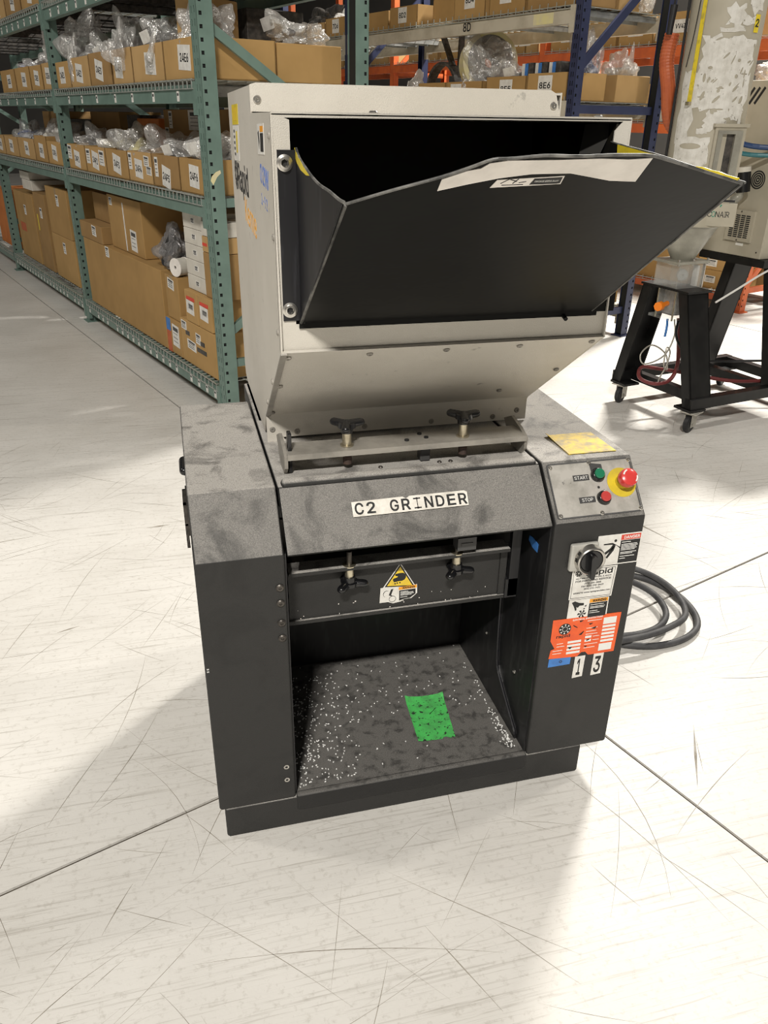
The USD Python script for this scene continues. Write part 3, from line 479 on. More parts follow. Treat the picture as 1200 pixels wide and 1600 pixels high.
part(G, 'taper_edge', [hull([(x, y, z) for x in (hx0 - 0.001, hx0 + 0.010) for y, z in ((0.0345, 1.106), (0.347, 0.885), (0.349, 0.888), (0.0365, 1.109))])], 'silver_bar')
part(G, 'hopper_collar', [bx(hx0 + 0.004, hx1 - 0.003, 0.350, 0.354, 0.832, 0.890), plate([(hx0 - 0.0005, 0.8885), (hx0 - 0.0005, 0.8195), (hx0 + 0.042, 0.8195), (hx0 + 0.040, 0.826)], 0.002, (0, 0.349, 0), X3, Z3)], 'silver_paint')
part(G, 'hopper_liner', [bx(hx0 + 0.006, hx1 - 0.006, 0.40, 0.404, 0.93, 1.48), bx(0.212, 0.216, hy0 + 0.004, 0.40, 1.125, 1.48), bx(0.790, 0.794, hy0 + 0.004, 0.40, 1.125, 1.48), bx(0.212, 0.794, hy0 + 0.004, 0.40, 1.481, 1.484)], 'liner_black')
part(G, 'feed_curtain', [hull([(0.755, 0.098, 1.478), (0.798, 0.07, 1.481), (0.798, 0.075, 1.475), (0.735, 0.10, 1.30), (0.735, 0.103, 1.30)])], 'liner_black')
for p in ((0.201, 0.053, 1.096), (0.352, 0.056, 1.095), (0.50, 0.055, 1.0955), (0.648, 0.055, 1.0955), (0.799, 0.053, 1.097), (0.199, 0.331, 0.8985), (0.2, 0.184, 1.0035), (0.797, 0.184, 1.0035), (0.714, 0.289, 0.929)):
    part(HP, 'screw', screw((p[0], p[1] - 0.0006, p[2] - 0.0006), (0, -0.58, -0.814), 0.0062, 0.0025), 'silver_bar')
for x, z in ((0.199, 0.853), (0.255, 0.843), (0.412, 0.843), (0.574, 0.843), (0.729, 0.843), (0.79, 0.855)):
    part(HP, 'screw', screw((x, 0.347 if x < 0.2 else 0.35, z), (0, -1, 0), 0.0065, 0.0028), 'silver_bar')
for x in (0.2, 0.799): part(HP, 'screw', screw((x, 0.330, 1.510), (0, -1, 0), 0.0075, 0.0035), 'steel')
for x, y in ((0.357, 0.05), (0.76, 0.05), (0.25, 0.36), (0.40, 0.36), (0.55, 0.36), (0.70, 0.36)): part(HP, 'screw', screw((x, y + 0.012, 1.4895 if y < 0.3 else 1.532), Z3, 0.0075, 0.0035), 'steel')
for y, z in ((0.065, 1.455), (0.065, 1.30), (0.065, 1.14), (0.19, 1.012), (0.30, 0.935)): part(HP, 'screw', screw((hx0, y, z), (-1, 0, 0), 0.006, 0.003), 'silver_bar')
# stickers and writing on the hopper's left side (reads from the back to the front)
def side(name, pts, mat, d=0.0, t=0.0006, label=None, parent=G):
    return part(parent, name, plate([(-y, z) for y, z in pts], t, (hx0 - d, 0, 0), (0, -1, 0), Z3), mat, label=label)
s1 = side('instruction_sticker', [(0.748, 1.505), (0.600, 1.506), (0.606, 1.466), (0.752, 1.464)], 'tape_yellow', label='yellow sticker high on the hopper side')
side('sticker_print', [(0.728, 1.499), (0.630, 1.500), (0.636, 1.474), (0.730, 1.472)], 'warning_yellow', 0.0006, 0.0003, parent=s1)
s2 = side('instruction_sticker', [(0.752, 1.462), (0.608, 1.464), (0.622, 1.392), (0.748, 1.388)], 'sticker_white', label='white sticker with small print on the hopper side')
side('sticker_print', [(0.672, 1.452), (0.640, 1.452), (0.650, 1.408), (0.682, 1.407)], 'tape_yellow', 0.0006, 0.0003, parent=s2)
for k in range(5): side('sticker_mark', [(0.732, 1.454 - k * 0.012), (0.702, 1.454 - k * 0.012), (0.704, 1.448 - k * 0.012), (0.733, 1.448 - k * 0.012)], 'print_grey', 0.0006, 0.0003, parent=s2)
s3 = side('hazard_sticker', [(0.236, 1.470), (0.138, 1.472), (0.142, 1.424), (0.238, 1.421)], 'sticker_white', label='small white hazard sticker near the hopper front edge')
side('hazard_band', [(0.190, 1.467), (0.146, 1.468), (0.147, 1.459), (0.191, 1.458)], 'warning_orange', 0.0006, 0.0003, parent=s3)
side('hazard_panel', [(0.190, 1.456), (0.147, 1.457), (0.149, 1.428), (0.192, 1.427)], 'print_black', 0.0006, 0.0003, parent=s3)
side('hazard_symbol', [(0.226, 1.456), (0.212, 1.460), (0.204, 1.444), (0.212, 1.430), (0.218, 1.444)], 'print_black', 0.0006, 0.0003, parent=s3)
part(G, 'logo_wheel', plate(affinity.translate(affinity.scale(gear, 4.6, 4.3, origin=(0, 0)), -0.735, 1.360), 0.0004, (hx0, 0, 0), (0, -1, 0), Z3), 'print_black')
part(G, 'logo_lettering', text('Rapid', 0.054, (hx0, 0.575, 1.358), (0, -1, 0), Z3, 0.0004, bold=True, width=0.235), 'print_black')
part(G, 'orange_handwriting', text('Kerne', 0.050, (hx0, 0.448, 1.292), (0, -1, -0.06), Z3, 0.0004, width=0.22), 'marker_orange', label='orange marker handwriting')
part(G, 'blue_handwriting', text('02W', 0.030, (hx0, 0.162, 1.388), (0, -1, -0.06), Z3, 0.0004, bold=True, width=0.12), 'marker_blue')
part(G, 'blue_handwriting', text('1-92', 0.020, (hx0, 0.178, 1.346), (0, -1, -0.06), Z3, 0.0004, width=0.09), 'marker_blue')

# ---- flared feed chute
T0 = 1.52069
pd = np.array([0, -T0, 1.0]); PL = np.linalg.norm(pd); pu = pd / PL          # up the sloping front plate
def pz(z): return (z - 1.137) * PL
lip = [(0.237, pz(1.137)), (0.247, pz(1.380)), (0.300, pz(1.398)), (0.359, pz(1.416)), (0.390, pz(1.428)), (0.414, pz(1.438)), (0.44, pz(1.4395)), (0.479, pz(1.443)), (0.53, pz(1.4425)), (0.58, pz(1.4445)), (0.625, pz(1.444)), (0.66, pz(1.438)), (0.705, pz(1.429)), (0.76, pz(1.4175)), (0.815, pz(1.406)), (0.832, pz(1.137))]
po = np.array([0, 0.129, 1.137])
CHT = part(G, 'chute_plate', HX(plate(lip, 0.003, po - 0.003 * np.cross(X3, pu), X3, pu)), 'chute_black', label='wide black sloping chute plate')
part(CHT, 'rolled_lip', HX(tube([po + np.array([x, 0, 0]) + pu * (u + 0.0005) for x, u in lip[1:-1]], 0.0021, 7, step=4)), 'chute_edge')
lp = [(0.129, 1.137), (0.129, 1.434), (0.107, 1.4235), (0.072, 1.4150), (0.037, 1.409), (-0.016, 1.4), (-0.087, 1.392), (-0.161, 1.389), (-0.228, 1.384), (-0.262, 1.3835), (-0.245, 1.3795)]
rp = [(0.129, 1.137), (0.129, 1.449), (0.106, 1.446), (-0.017, 1.435), (-0.142, 1.42), (-0.271, 1.406)]
part(G, 'chute_side', HX(plate(lp, 0.003, (0.238, 0, 0), Y3, Z3)), 'flange_black')
part(G, 'chute_side', HX(plate(rp, 0.003, (0.826, 0, 0), Y3, Z3)), 'chute_black')
part(G, 'chute_seam', HX(tube([(0.2375, 0.128, 1.139), (0.2465, -0.238, 1.379)], 0.0028, 8, step=2)), 'chute_edge')
part(G, 'chute_seam', HX(tube([(0.832, 0.128, 1.139), (0.815, -0.279, 1.4055)], 0.0022, 8, step=2)), 'chute_edge')
part(CHT, 'side_rim', HX(tube([(0.2395, y, z + 0.0005) for y, z in lp[1:-1]], 0.0024, 6, step=3)), 'chute_edge')
part(CHT, 'side_rim', HX(tube([(0.8275, y, z + 0.0005) for y, z in rp[1:]], 0.0020, 6, step=3)), 'chute_edge')
part(G, 'chute_flange', [bx(0.195, 0.2275, hy0 - 0.003, hy0, 1.164, 1.435), hull([(0.2245, hy0 - 0.003, 1.160), (0.2275, hy0, 1.160), (0.2245, hy0 - 0.003, 1.434), (0.2275, hy0, 1.434), (0.231, hy0 - 0.012, 1.160), (0.231, hy0 - 0.012, 1.428)])], 'flange_black')
part(G, 'chute_flange', bx(0.795, 0.831, hy0 - 0.003, hy0, 1.157, 1.44), 'chute_black')
part(G, 'chute_flange', [bx(0.222, 0.795, hy0 - 0.004, hy0, 1.150, 1.165), cyl((0.726, hy0 - 0.004, 1.152), (0.726, hy0 - 0.016, 1.148), 0.004, 10)], 'chute_black')
for z in (1.416, 1.183): 
    b = part(G, 'chute_bolt', lathe([(0.006, 0.0), (0.0130, 0.0), (0.0130, 0.002), (0.0098, 0.003), (0.0094, 0.008), (0.0062, 0.0085), (0.0056, 0.002), (0, 0.002)], 24, (0.2065, hy0 - 0.003, z), (0, -1, 0)), 'steel', smooth=35)
    part(G, 'bolt_socket', lathe([(0, 0.0022), (0.0055, 0.0022), (0.0055, 0.003), (0, 0.003)], 6, (0.2065, hy0 - 0.003, z), (0, -1, 0)), 'print_black')
PS = part(CHT, 'paper_strip', HX(plate([(0.363, pz(1.398)), (0.361, pz(1.4135)), (0.389, pz(1.4245)), (0.405, pz(1.4275)), (0.413, pz(1.434)), (0.436, pz(1.4375)), (0.500, pz(1.4385)), (0.56, pz(1.4405)), (0.60, pz(1.4395)), (0.633, pz(1.4415)), (0.641, pz(1.410)), (0.60, pz(1.4115)), (0.534, pz(1.4215)), (0.48, pz(1.4205)), (0.438, pz(1.415)), (0.40, pz(1.407))], 0.0008, po, X3, pu)), 'paper_strip_white', label='torn white paper strip along the chute lip')
SK = part(CHT, 'scraped_sticker', HX(plate([(0.434, pz(1.402)), (0.4375, pz(1.4125)), (0.529, pz(1.418)), (0.532, pz(1.407))], 0.0006, po, X3, pu)), 'paper_strip_white', label='scratched caution sticker with black text panel')
part(CHT, 'sticker_panel', HX(plate([(0.487, pz(1.4065)), (0.4885, pz(1.4145)), (0.527, pz(1.4165)), (0.5295, pz(1.4085)), (0.525, pz(1.4078))], 0.0004, po + 0.0006 * np.cross(X3, pu), X3, pu)), 'print_black')
part(CHT, 'lettering', HX(text('CAN CAUSE SERIOUS INJURY', 0.004, po + np.array([0.508, 0, 0]) + pu * pz(1.4117) + 0.001 * np.cross(X3, pu), (1, 0, 0.02), pu, 0.0003, width=0.034)), 'print_white')
part(CHT, 'sticker_symbol', HX(cat([put(bx(0, L, -0.0007, 0.0007, 0, 0.0003), po + np.array([x, 0, 0]) + pu * (pz(1.408) + dv) + 0.0006 * np.cross(X3, pu), (math.cos(a), 0, 0) + math.sin(a) * pu, -math.sin(a) * np.array(X3) + math.cos(a) * pu) for x, dv, L, a in ((0.445, 0.0, 0.014, 0.9), (0.455, 0.010, 0.012, -0.4), (0.462, 0.0, 0.012, 1.2), (0.470, 0.002, 0.010, 0.3), (0.448, -0.004, 0.03, 0.05))])), 'print_black')
part(CHT, 'yellow_tape', HX(plate([(0.129, 1.4355), (0.100, 1.4220), (0.037, 1.409), (-0.010, 1.4005), (0.030, 1.398), (0.085, 1.400), (0.122, 1.424)], 0.0008, (0.2378, 0, 0), Z3, Y3) if False else cat([plate([(-y, z) for y, z in [(0.135, 1.4355), (0.100, 1.4225), (0.037, 1.409), (-0.012, 1.4005), (0.020, 1.3990), (0.075, 1.4040), (0.110, 1.412), (0.14, 1.424)]], 0.001, (0.238, 0, 0), (0, -1, 0), Z3)])), 'tape_yellow')
part(CHT, 'yellow_tape', HX(plate([(y, z) for y, z in [(0.100, 1.4455), (-0.030, 1.4335), (-0.030, 1.405), (0.095, 1.412)]], 0.0008, (0.8250, 0, 0), Y3, Z3)), 'tape_yellow')
part(CHT, 'yellow_tape', HX(cat([tube([(0.826, y, z + 0.0012) for y, z in ((-0.15, 1.4190), (-0.17, 1.4172), (-0.19, 1.4155), (-0.21, 1.4130), (-0.23, 1.4112), (-0.255, 1.4078))], [0.0022, 0.0040, 0.0026, 0.0042, 0.0024, 0.0036], 6, step=3)])), 'tape_yellow')
# ---- clamp bar with two star knobs
CB = part(G, 'clamp_bar', [rbx(0.2035, 0.722, 0.138, 0.207, 0.868, 0.874, 0.002, 6), bx(0.2035, 0.722, 0.136, 0.139, 0.862, 0.874)], 'silver_bar', smooth=30)
def endplate(x): return plate([(0.160, 0.826), (0.143, 0.842), (0.141, 0.868), (0.173, 0.880), (0.223, 0.890), (0.262, 0.872), (0.231, 0.84), (0.211, 0.826)], 0.007, (x, 0, 0), Y3, Z3)
part(CB, 'end_plate', endplate(0.1975), 'silver_bar'); part(CB, 'end_plate', endplate(0.720), 'silver_bar')
part(CB, 'guide_post', rbx(0.2075, 0.2155, 0.158, 0.178, 0.826, 0.912, 0.002, 6), 'knob_plastic')
for x, y in ((0.331, 0.165), (0.585, 0.165)):
    star_knob(x, y, 0.903, 1)
    part(CB, 'clamp_bolt', [cyl((x, y - 0.004, 0.868), (x, y - 0.004, 0.85), 0.006, 14), cyl((x, y - 0.004, 0.853), (x, y - 0.004, 0.836), 0.0095, 16)], 'rusty_bolt', smooth=35)
part(CB, 'stop_block', rbx(0.490, 0.512, 0.160, 0.185, 0.826, 0.868, 0.002, 6), 'tag_dark')
for x, y in ((0.497, 0.196), (0.505, 0.172), (0.46, 0.165)): part(CB, 'cap_screw', cyl((x, y, 0.873), (x, y, 0.877), 0.005, 12), 'print_black')
# ---- mains cable coiled on the floor beside the machine
part(G, 'power_cable', tube([(1.12, 0.70, 0.05), (1.25, 0.78, 0.018), (1.40, 0.84, 0.013), (1.53, 0.815, 0.013), (1.60, 0.70, 0.013), (1.605, 0.58, 0.013), (1.56, 0.48, 0.013), (1.46, 0.425, 0.013), (1.33, 0.425, 0.013), (1.20, 0.50, 0.013), (1.12, 0.62, 0.030), (1.16, 0.76, 0.036), (1.30, 0.825, 0.036), (1.44, 0.79, 0.034), (1.505, 0.68, 0.034), (1.49, 0.56, 0.034), (1.42, 0.485, 0.034), (1.31, 0.460, 0.034), (1.18, 0.47, 0.05), (1.09, 0.56, 0.05), (1.12, 0.72, 0.055), (1.27, 0.82, 0.057), (1.42, 0.86, 0.055), (1.55, 0.80, 0.036), (1.585, 0.67, 0.036), (1.545, 0.53, 0.036), (1.44, 0.455, 0.05), (1.30, 0.425, 0.05), (1.12, 0.44, 0.05), (0.97, 0.52, 0.08), (0.93, 0.60, 0.16)], 0.0105, 12, step=7), 'cable_rubber', smooth=True)

# ---- on the tray
GN = thing('green_note', 'dirty bright green paper note lying on the tray of the granulator', 'paper note', (0.55, 0.18, 0.0925))
def note():
    c = np.array([[0.505, 0.266], [0.609, 0.258], [0.589, 0.095], [0.494, 0.100]]) - np.array([0.55, 0.18]); n = 14; V = []; F = []
    for side_ in (0, 1):
        for j in range(n + 1):
            for i in range(n + 1):
                u, v = i / n, j / n; p = (c[0] * (1 - u) + c[1] * u) * (1 - v) + (c[3] * (1 - u) + c[2] * u) * v
                if v > 0.93 and 0.70 < u < 0.82: p = p + np.array([0, 0.006])
                z = 0.0004 + 0.006 * max(0, 0.12 - v) / 0.12 * (0.4 + (2 * u - 1) ** 2) + 0.0025 * max(0, abs(u - 0.5) - 0.38) / 0.12 + 0.0012 * meshkit.noise(np.array([u * 4, v * 4, 0.3]), 3)
                V.append((p[0], p[1], z - 0.0004 * side_))
    k = (n + 1) ** 2
    for j in range(n):
        for i in range(n):
            a = j * (n + 1) + i; q = (a, a + n + 1, a + n + 2, a + 1); F += [(q[0], q[1], q[2]), (q[0], q[2], q[3]), (k + q[0], k + q[2], k + q[1]), (k + q[0], k + q[3], k + q[2])]
    return trimesh.Trimesh(np.array(V), np.array(F), process=False)
part(GN, 'sheet', note(), 'note_green', smooth=True)
part(GN, 'pen_line', plate([(0.0, 0.0), (0.024, 0.021), (0.0245, 0.0203), (0.0008, -0.0006)], 0.0004, (0.0, 0.008, 0.0042), X3, Y3), 'print_black')
rs = random.Random(11); PP = []
def pellet(x, y, r, L, a):
    m = trimesh.creation.cylinder(r, L, sections=7); m.apply_transform(trimesh.transformations.rotation_matrix(rs.uniform(0.9, 1.57), (math.cos(a), math.sin(a), 0))); m.apply_translation((x, y, 0.0915 + r)); return m
for k in range(560):
    u = rs.random()
    if u < 0.62: x, y = 0.185 + min(0.30, abs(rs.gauss(0, 0.085))), rs.uniform(0.02, 0.42) ** 1.0
    elif u < 0.80: x, y = rs.uniform(0.20, 0.70), 0.20 + abs(rs.gauss(0, 0.13))
    elif u < 0.96: x, y = 0.722 - abs(rs.gauss(0, 0.012)), 0.03 + abs(rs.gauss(0, 0.07 if rs.random() < 0.5 else 0.2))
    else: x, y = rs.uniform(0.2, 0.7), rs.uniform(0.03, 0.45)
    if x > 0.724 or y > 0.465 or (0.49 < x < 0.61 and 0.09 < y < 0.27): continue
    PP.append(pellet(x, y, rs.uniform(0.0012, 0.0018), rs.uniform(0.0026, 0.0042), rs.uniform(0, 6.3)))
pl = thing('plastic_pellets', 'white plastic pellets spilled over the black tray of the granulator', 'pellets', (0, 0, 0), kind='stuff')
part(pl, 'pellet_scatter', PP, 'pellet_white', kind='stuff')

# ------------------------------------------------------------------ pallet racks (local x = into the rack, y = along the row)
PITCH_H = 0.0508
def holed(w, h, cols, hw, hh, z0=0.06, top=2.3):
    pg = sbox(0, 0, w, h); holes = []
    for c in cols:
        z = z0
        while z < min(h, top):
            holes.append(sbox(c - hw / 2, z, c + hw / 2, z + hh)); z += PITCH_H
    return Polygon(pg.exterior.coords, [list(hh_.exterior.coords)[::-1] for hh_ in holes])
def post(parent, x, y, h, mat, w=0.077, back=False, holes=True, depth=0.077):
    """a roll-formed upright: a channel with slots in its face and square holes down its flanks"""
    t = 0.0025
    if not holes:
        part(parent, 'post', [bx(x, x + t, y, y + w, 0, h), bx(x, x + depth, y, y + t, 0, h), bx(x, x + depth, y + w - t, y + w, 0, h)] if not back else [bx(x + depth - t, x + depth, y, y + w, 0, h), bx(x, x + depth, y, y + t, 0, h), bx(x, x + depth, y + w - t, y + w, 0, h)], mat); return
    ho = 0.019 if not back else depth - 0.019
    ms = [plate(holed(w, h, (0.022, w - 0.022), 0.008, 0.027), t, (x + (depth - t if back else 0), y, 0), Y3, Z3)]
    for yy in (y, y + w - t): ms.append(plate(holed(depth, h, (ho,), 0.014, 0.016, 0.05), t, (x, yy + t, 0), X3, Z3))
    ms.append(bx(x - 0.02, x + depth + 0.02, y - 0.02, y + w + 0.02, 0, 0.008))
    pp = part(parent, 'post', ms, mat)
    part(pp, 'post_core', bx(x + 0.006, x + depth - 0.006, y + 0.006, y + w - 0.006, 0.02, h), 'dark_hole')
def bar(p0, p1, w, d):
    """flat bar or channel between two points"""
    p0, p1 = np.asarray(p0, float), np.asarray(p1, float); a = p1 - p0; L = np.linalg.norm(a)
    return put(bx(0, L, -w / 2, w / 2, -d / 2, d / 2), p0, a, np.cross([0, 1, 0], a) if abs(a[1]) < 0.9 * L else (0, 0, 1))
def braces(parent, x0, x1, y, zs, mat, w=0.042):
    """zig-zag bracing of an end frame: horizontals and diagonals"""
    for kind, a, b in zs:
        part(parent, 'brace', bar((x0, y, a), (x1, y, b), w, 0.022), mat)
def beam(parent, x, y0, y1, z0, z1, mat, plate_mat=None, tags=(), thick=0.045, tag=(0.030, 0.045), ends=True):
    ms = [bx(x, x + thick, y0, y1, z0, z1 - 0.014), bx(x + 0.008, x + thick, y0, y1, z1 - 0.014, z1)]
    b = part(parent, 'beam', ms, mat)
    if ends:
        for yy in (y0, y1): part(b, 'connector', bx(x - 0.003, x + 0.02, yy - 0.008 if yy == y0 else yy - 0.034, yy + 0.034 if yy == y0 else yy + 0.008, z0 - 0.05, z1 + 0.012), plate_mat or mat)
    for q in tags:
        part(b, 'shelf_tag', [bx(x - 0.0022, x - 0.0006, q - tag[0] / 2, q + tag[0] / 2, z0 + 0.008, z0 + 0.008 + tag[1])], 'sticker_white')
        part(b, 'tag_print', [bx(x - 0.0028, x - 0.0021, q - tag[0] * 0.35, q + tag[0] * 0.35, z0 + 0.008 + tag[1] * 0.55, z0 + 0.008 + tag[1] * 0.8)], 'print_grey')
    return b
def wire_deck(parent, x0, x1, y0, y1, z, step=0.055, drop=0.048, mat='wire_zinc', lip=0.0, r=0.0022):
    """welded wire shelf whose front hangs over the beam"""
    ms = []; y = y0 + 0.012
    while y < y1 - 0.005:
        ms.append(bx(x0 - 0.004, x1, y - r, y + r, z - 2 * r, z))
        ms.append(bx(x0 - 0.004 - 2 * r, x0 - 0.004, y - r, y + r, z - drop, z + lip)); y += step
    for zz in (z - drop, z - 0.001): ms.append(bx(x0 - 0.006 - 2 * r, x0 - 0.005, y0, y1, zz - r, zz + r))
    k = x0 + 0.07
    while k < x1: ms.append(bx(k - r, k + r, y0, y1, z - 4 * r, z - 2 * r)); k += 0.10
    return part(parent, 'wire_deck', ms, mat, kind='stuff')
def supports(parent, x0, x1, ys, z, mat='galvanised', w=0.07):
    for y in ys: part(parent, 'deck_support', [bx(x0, x1, y - w / 2, y + w / 2, z - 0.006, z), bx(x0, x1, y - w / 2, y - w / 2 + 0.004, z - 0.035, z), bx(x0, x1, y + w / 2 - 0.004, y + w / 2, z - 0.035, z)], mat)

P24, Q24, D24 = 1.144, 2.583, 0.90
R24 = thing('pallet_rack', 'green steel pallet rack with wire shelves full of cartons, end frame beside the granulator', 'rack', Wd(P24, Q24), ROW)
BAYS = [0.0, 2.69, 5.38, 8.07]
for k, y in enumerate(BAYS):
    post(R24, 0, y, 3.6, 'green_steel', holes=k < 3)
    post(R24, D24 - 0.077, y, 3.6, 'green_steel', back=True, holes=k == 0)
    braces(R24, 0.075, D24 - 0.075, y + 0.038, [('d', 1.84, 1.36), ('h', 0.30, 0.30), ('d', 0.47, 0.98), ('h', 1.10, 1.10), ('h', 2.45, 2.45), ('d', 2.5, 3.0)], 'green_steel')
# shelves: bottom, F, E and the top one
for b in range(3):
    y0, y1 = BAYS[b] + 0.077, BAYS[b + 1]
    rr = random.Random(40 + b)
    for lvl, (zb, zt) in enumerate([(0.082, 0.158), (1.030, 1.104), (1.534, 1.612), (2.045, 2.130)]):
        tg = []
        if lvl == 0 and b < 2: tg = [y0 + 0.06 + 0.118 * i for i in range(22) if rr.random() < 0.9]
        if lvl == 2 and b < 2: tg = [y0 + 0.22 + 0.34 * i + rr.uniform(-0.02, 0.02) for i in range(7)]
        if lvl == 3 and b < 2: tg = [y0 + 0.10 + 0.21 * i for i in range(12)]
        beam(R24, -0.002, y0, y1, zb, zt, 'green_steel', tags=tg, ends=b < 2)
        beam(R24, D24 - 0.045, y0, y1, zb, zt, 'green_steel', ends=False)
        dz = zt + 0.022
        half = (y0 + y1) / 2
        for (a, c) in ((y0 + 0.015, half - 0.012), (half + 0.012, y1 - 0.012)): wire_deck(R24, 0, D24, a, c, dz, step=0.055 if b == 0 else 0.07, drop=0.040)
        supports(R24, 0.045, D24 - 0.045, [y0 + (y1 - y0) * f for f in ((0.17, 0.5, 0.83) if lvl < 3 else (0.12, 0.31, 0.5, 0.69, 0.88))], dz - 0.009, w=0.07 if lvl < 3 else 0.14, mat='galvanised' if lvl < 3 else 'contents_dark')
part(R24, 'masking_tape', plate([(0.0, 0.02), (0.012, 0.0), (0.034, 0.035), (0.055, 0.052), (0.052, 0.066), (0.030, 0.058), (0.008, 0.040)], 0.001, (0.008, -0.0005, 1.185), X3, Z3), 'contents_cream')

# ------------------------------------------------------------------ cartons
def front_text(parent, s, h, x, y, z, wid=None, mat='print_black', bold=True):
    part(parent, 'lettering', text(s, h, (x, y, z), (0, -1, 0), Z3, 0.0006, bold=bold, width=wid), mat)
CARD = random.Random(21)
def carton(label, p, q0, q1, z0, z1, depth, mat=None, open_top=True, tag=None, tags=(), tilt=0.0, group=None, name='carton', seam=False, cat_='carton', tape=False):
    """a cardboard carton standing at row distance p (its face), from q0 to q1; tag = (text, centre from the right edge, height of centre, width, height, tilt)"""
    w, h = q1 - q0, z1 - z0
    mat = mat or f'cardboard_{CARD.randrange(4)}'
    g = thing(name, label, cat_, Wd(p + depth / 2, (q0 + q1) / 2, z0), ROW + tilt, group=group)
    X, Y, t = depth / 2, w / 2 - 0.003, 0.006
    if open_top:
        part(g, 'body', [bx(-X, -X + t, -Y, Y, 0, h), bx(X - t, X, -Y, Y, 0, h), bx(-X, X, -Y, -Y + t, 0, h), bx(-X, X, Y - t, Y, 0, h), bx(-X, X, -Y, Y, 0, t)], mat)
    else:
        part(g, 'body', rbx(-X, X, -Y, Y, 0, h, 0.004, 6), mat)
    if tape: part(g, 'packing_tape', [bx(-X - 0.0006, X + 0.0006, -0.025, 0.025, h - 0.0002, h + 0.0006), bx(-X - 0.0008, -X + 0.0002, -0.025, 0.025, h - 0.07, h)], 'packing_tape')
    if seam: part(g, 'flap_seam', bx(-X - 0.0006, -X, -Y, Y, h - 0.02, h - 0.018), 'cardboard_2')
    for tg in ([tag] if tag else []) + list(tags):
        s, fy, fz, tw, th, ta = (list(tg) + [0])[:6]
        yc, zc = -Y + fy, fz; d = (0, -math.cos(ta), -math.sin(ta)); u = (0, -math.sin(ta), math.cos(ta))
        lb = part(g, 'paper_label', put(bx(-tw / 2, tw / 2, -th / 2, th / 2, 0, 0.0012), (-X, yc, zc), d, u), 'sticker_white')
        if s == '#':
            part(lb, 'label_print', cat([put(bx(-tw * 0.36, tw * 0.30, -0.0016, 0.0016, 0, 0.0005), np.array((-X - 0.0012, yc, zc)) + np.array(u) * th * f, d, u) for f in (-0.28, -0.1, 0.1)] + [put(bx(-tw * 0.36, tw * 0.36, -th * 0.09, th * 0.09, 0, 0.0005), np.array((-X - 0.0012, yc, zc)) + np.array(u) * th * 0.30, d, u)]), 'print_grey')
        elif s:
            part(lb, 'lettering', text(s, min(th * 0.42, 0.034), (-X - 0.0012, yc, zc), d, u, 0.0006, bold=True, width=min(tw * 0.8, 0.105)), 'print_black')
    return g
FP = P24 + 0.022
E0, E1, F0, F1, B0 = 1.634, 1.806, 1.127, 1.290, 0.182
for (s, q0, q1, dz, ty, tz, tw, th, ta) in [('24E6', 2.662, 3.095, 0, 0.158, 0.092, 0.155, 0.105, 0.06), ('24E5', 3.10, 3.585, 0.0, 0.20, 0.085, 0.16, 0.10, 0.05), ('24E4', 3.592, 3.95, 0.004, 0.24, 0.085, 0.13, 0.105, 0.05), ('24E3', 3.97, 4.42, 0.006, 0.25, 0.085, 0.15, 0.105, 0.16), ('24E2', 4.425, 4.88, 0.0, 0.24, 0.082, 0.15, 0.105, 0.1), ('24E1', 4.89, 5.25, -0.01, 0.20, 0.082, 0.13, 0.1, 0.0),
                                            ('23E6', 5.38, 5.66, 0.0, 0.12, 0.09, 0.13, 0.105, 0.05), ('23E5', 5.68, 6.06, -0.004, 0.18, 0.085, 0.14, 0.1, 0.08), ('23E4', 6.08, 6.60, 0.0, 0.22, 0.085, 0.15, 0.1, 0.05), ('23E3', 6.62, 7.20, 0.0, 0.25, 0.085, 0.15, 0.1, 0.0)]:
    carton(f'open brown carton with white label {s} on the upper shelf of the green rack', FP, q0, q1, E0, E1 + dz, 0.40, tag=(s, ty, tz, tw, th, ta), group='labelled cartons on the green rack upper shelf')
for (s, q0, q1, dz, ty, tz, tw, th, ta, extra) in [('24F6', 2.662, 3.02, 0, 0.160, 0.082, 0.125, 0.105, 0.06, []), ('24F5', 3.025, 3.435, 0.0, 0.20, 0.055, 0.125, 0.105, 0.16, [('#', 0.345, 0.10, 0.05, 0.10)]), ('24F4', 3.442, 3.865, 0.002, 0.235, 0.075, 0.13, 0.10, 0.06, [('#', 0.09, 0.12, 0.085, 0.055, 0.05), ('#', 0.06, 0.072, 0.085, 0.045, 0.05), ('#', 0.38, 0.11, 0.06, 0.09, 0)]), ('24F3', 3.872, 4.315, -0.002, 0.22, 0.08, 0.15, 0.105, 0.14, []), ('24F2', 4.322, 4.79, 0, 0.24, 0.08, 0.14, 0.105, 0.12, [('#', 0.09, 0.10, 0.11, 0.09, 0.04), ('#', 0.40, 0.10, 0.09, 0.09, 0.0)]), ('24F1', 4.796, 5.25, 0, 0.22, 0.07, 0.14, 0.105, 0.1, [('#', 0.40, 0.11, 0.10, 0.09, 0.05)]),
                                                   ('23F6', 5.40, 5.88, 0, 0.26, 0.085, 0.14, 0.105, 0.1, []), ('23F5', 5.89, 6.30, 0.03, 0.20, 0.085, 0.14, 0.105, 0.06, []), ('23F4', 6.33, 6.95, 0, 0.30, 0.085, 0.15, 0.105, 0.06, []), ('23F3', 6.97, 7.55, 0, 0.30, 0.085, 0.15, 0.105, 0.06, []), ('23F2', 7.57, 7.95, 0, 0.20, 0.085, 0.14, 0.105, 0.06, [])]:
    carton(f'open brown carton with white label {s} on the middle shelf of the green rack', FP, q0, q1, F0, F1 + dz, 0.40, tag=(s, ty, tz, tw, th, ta), tags=extra, group='labelled cartons on the green rack middle shelf')
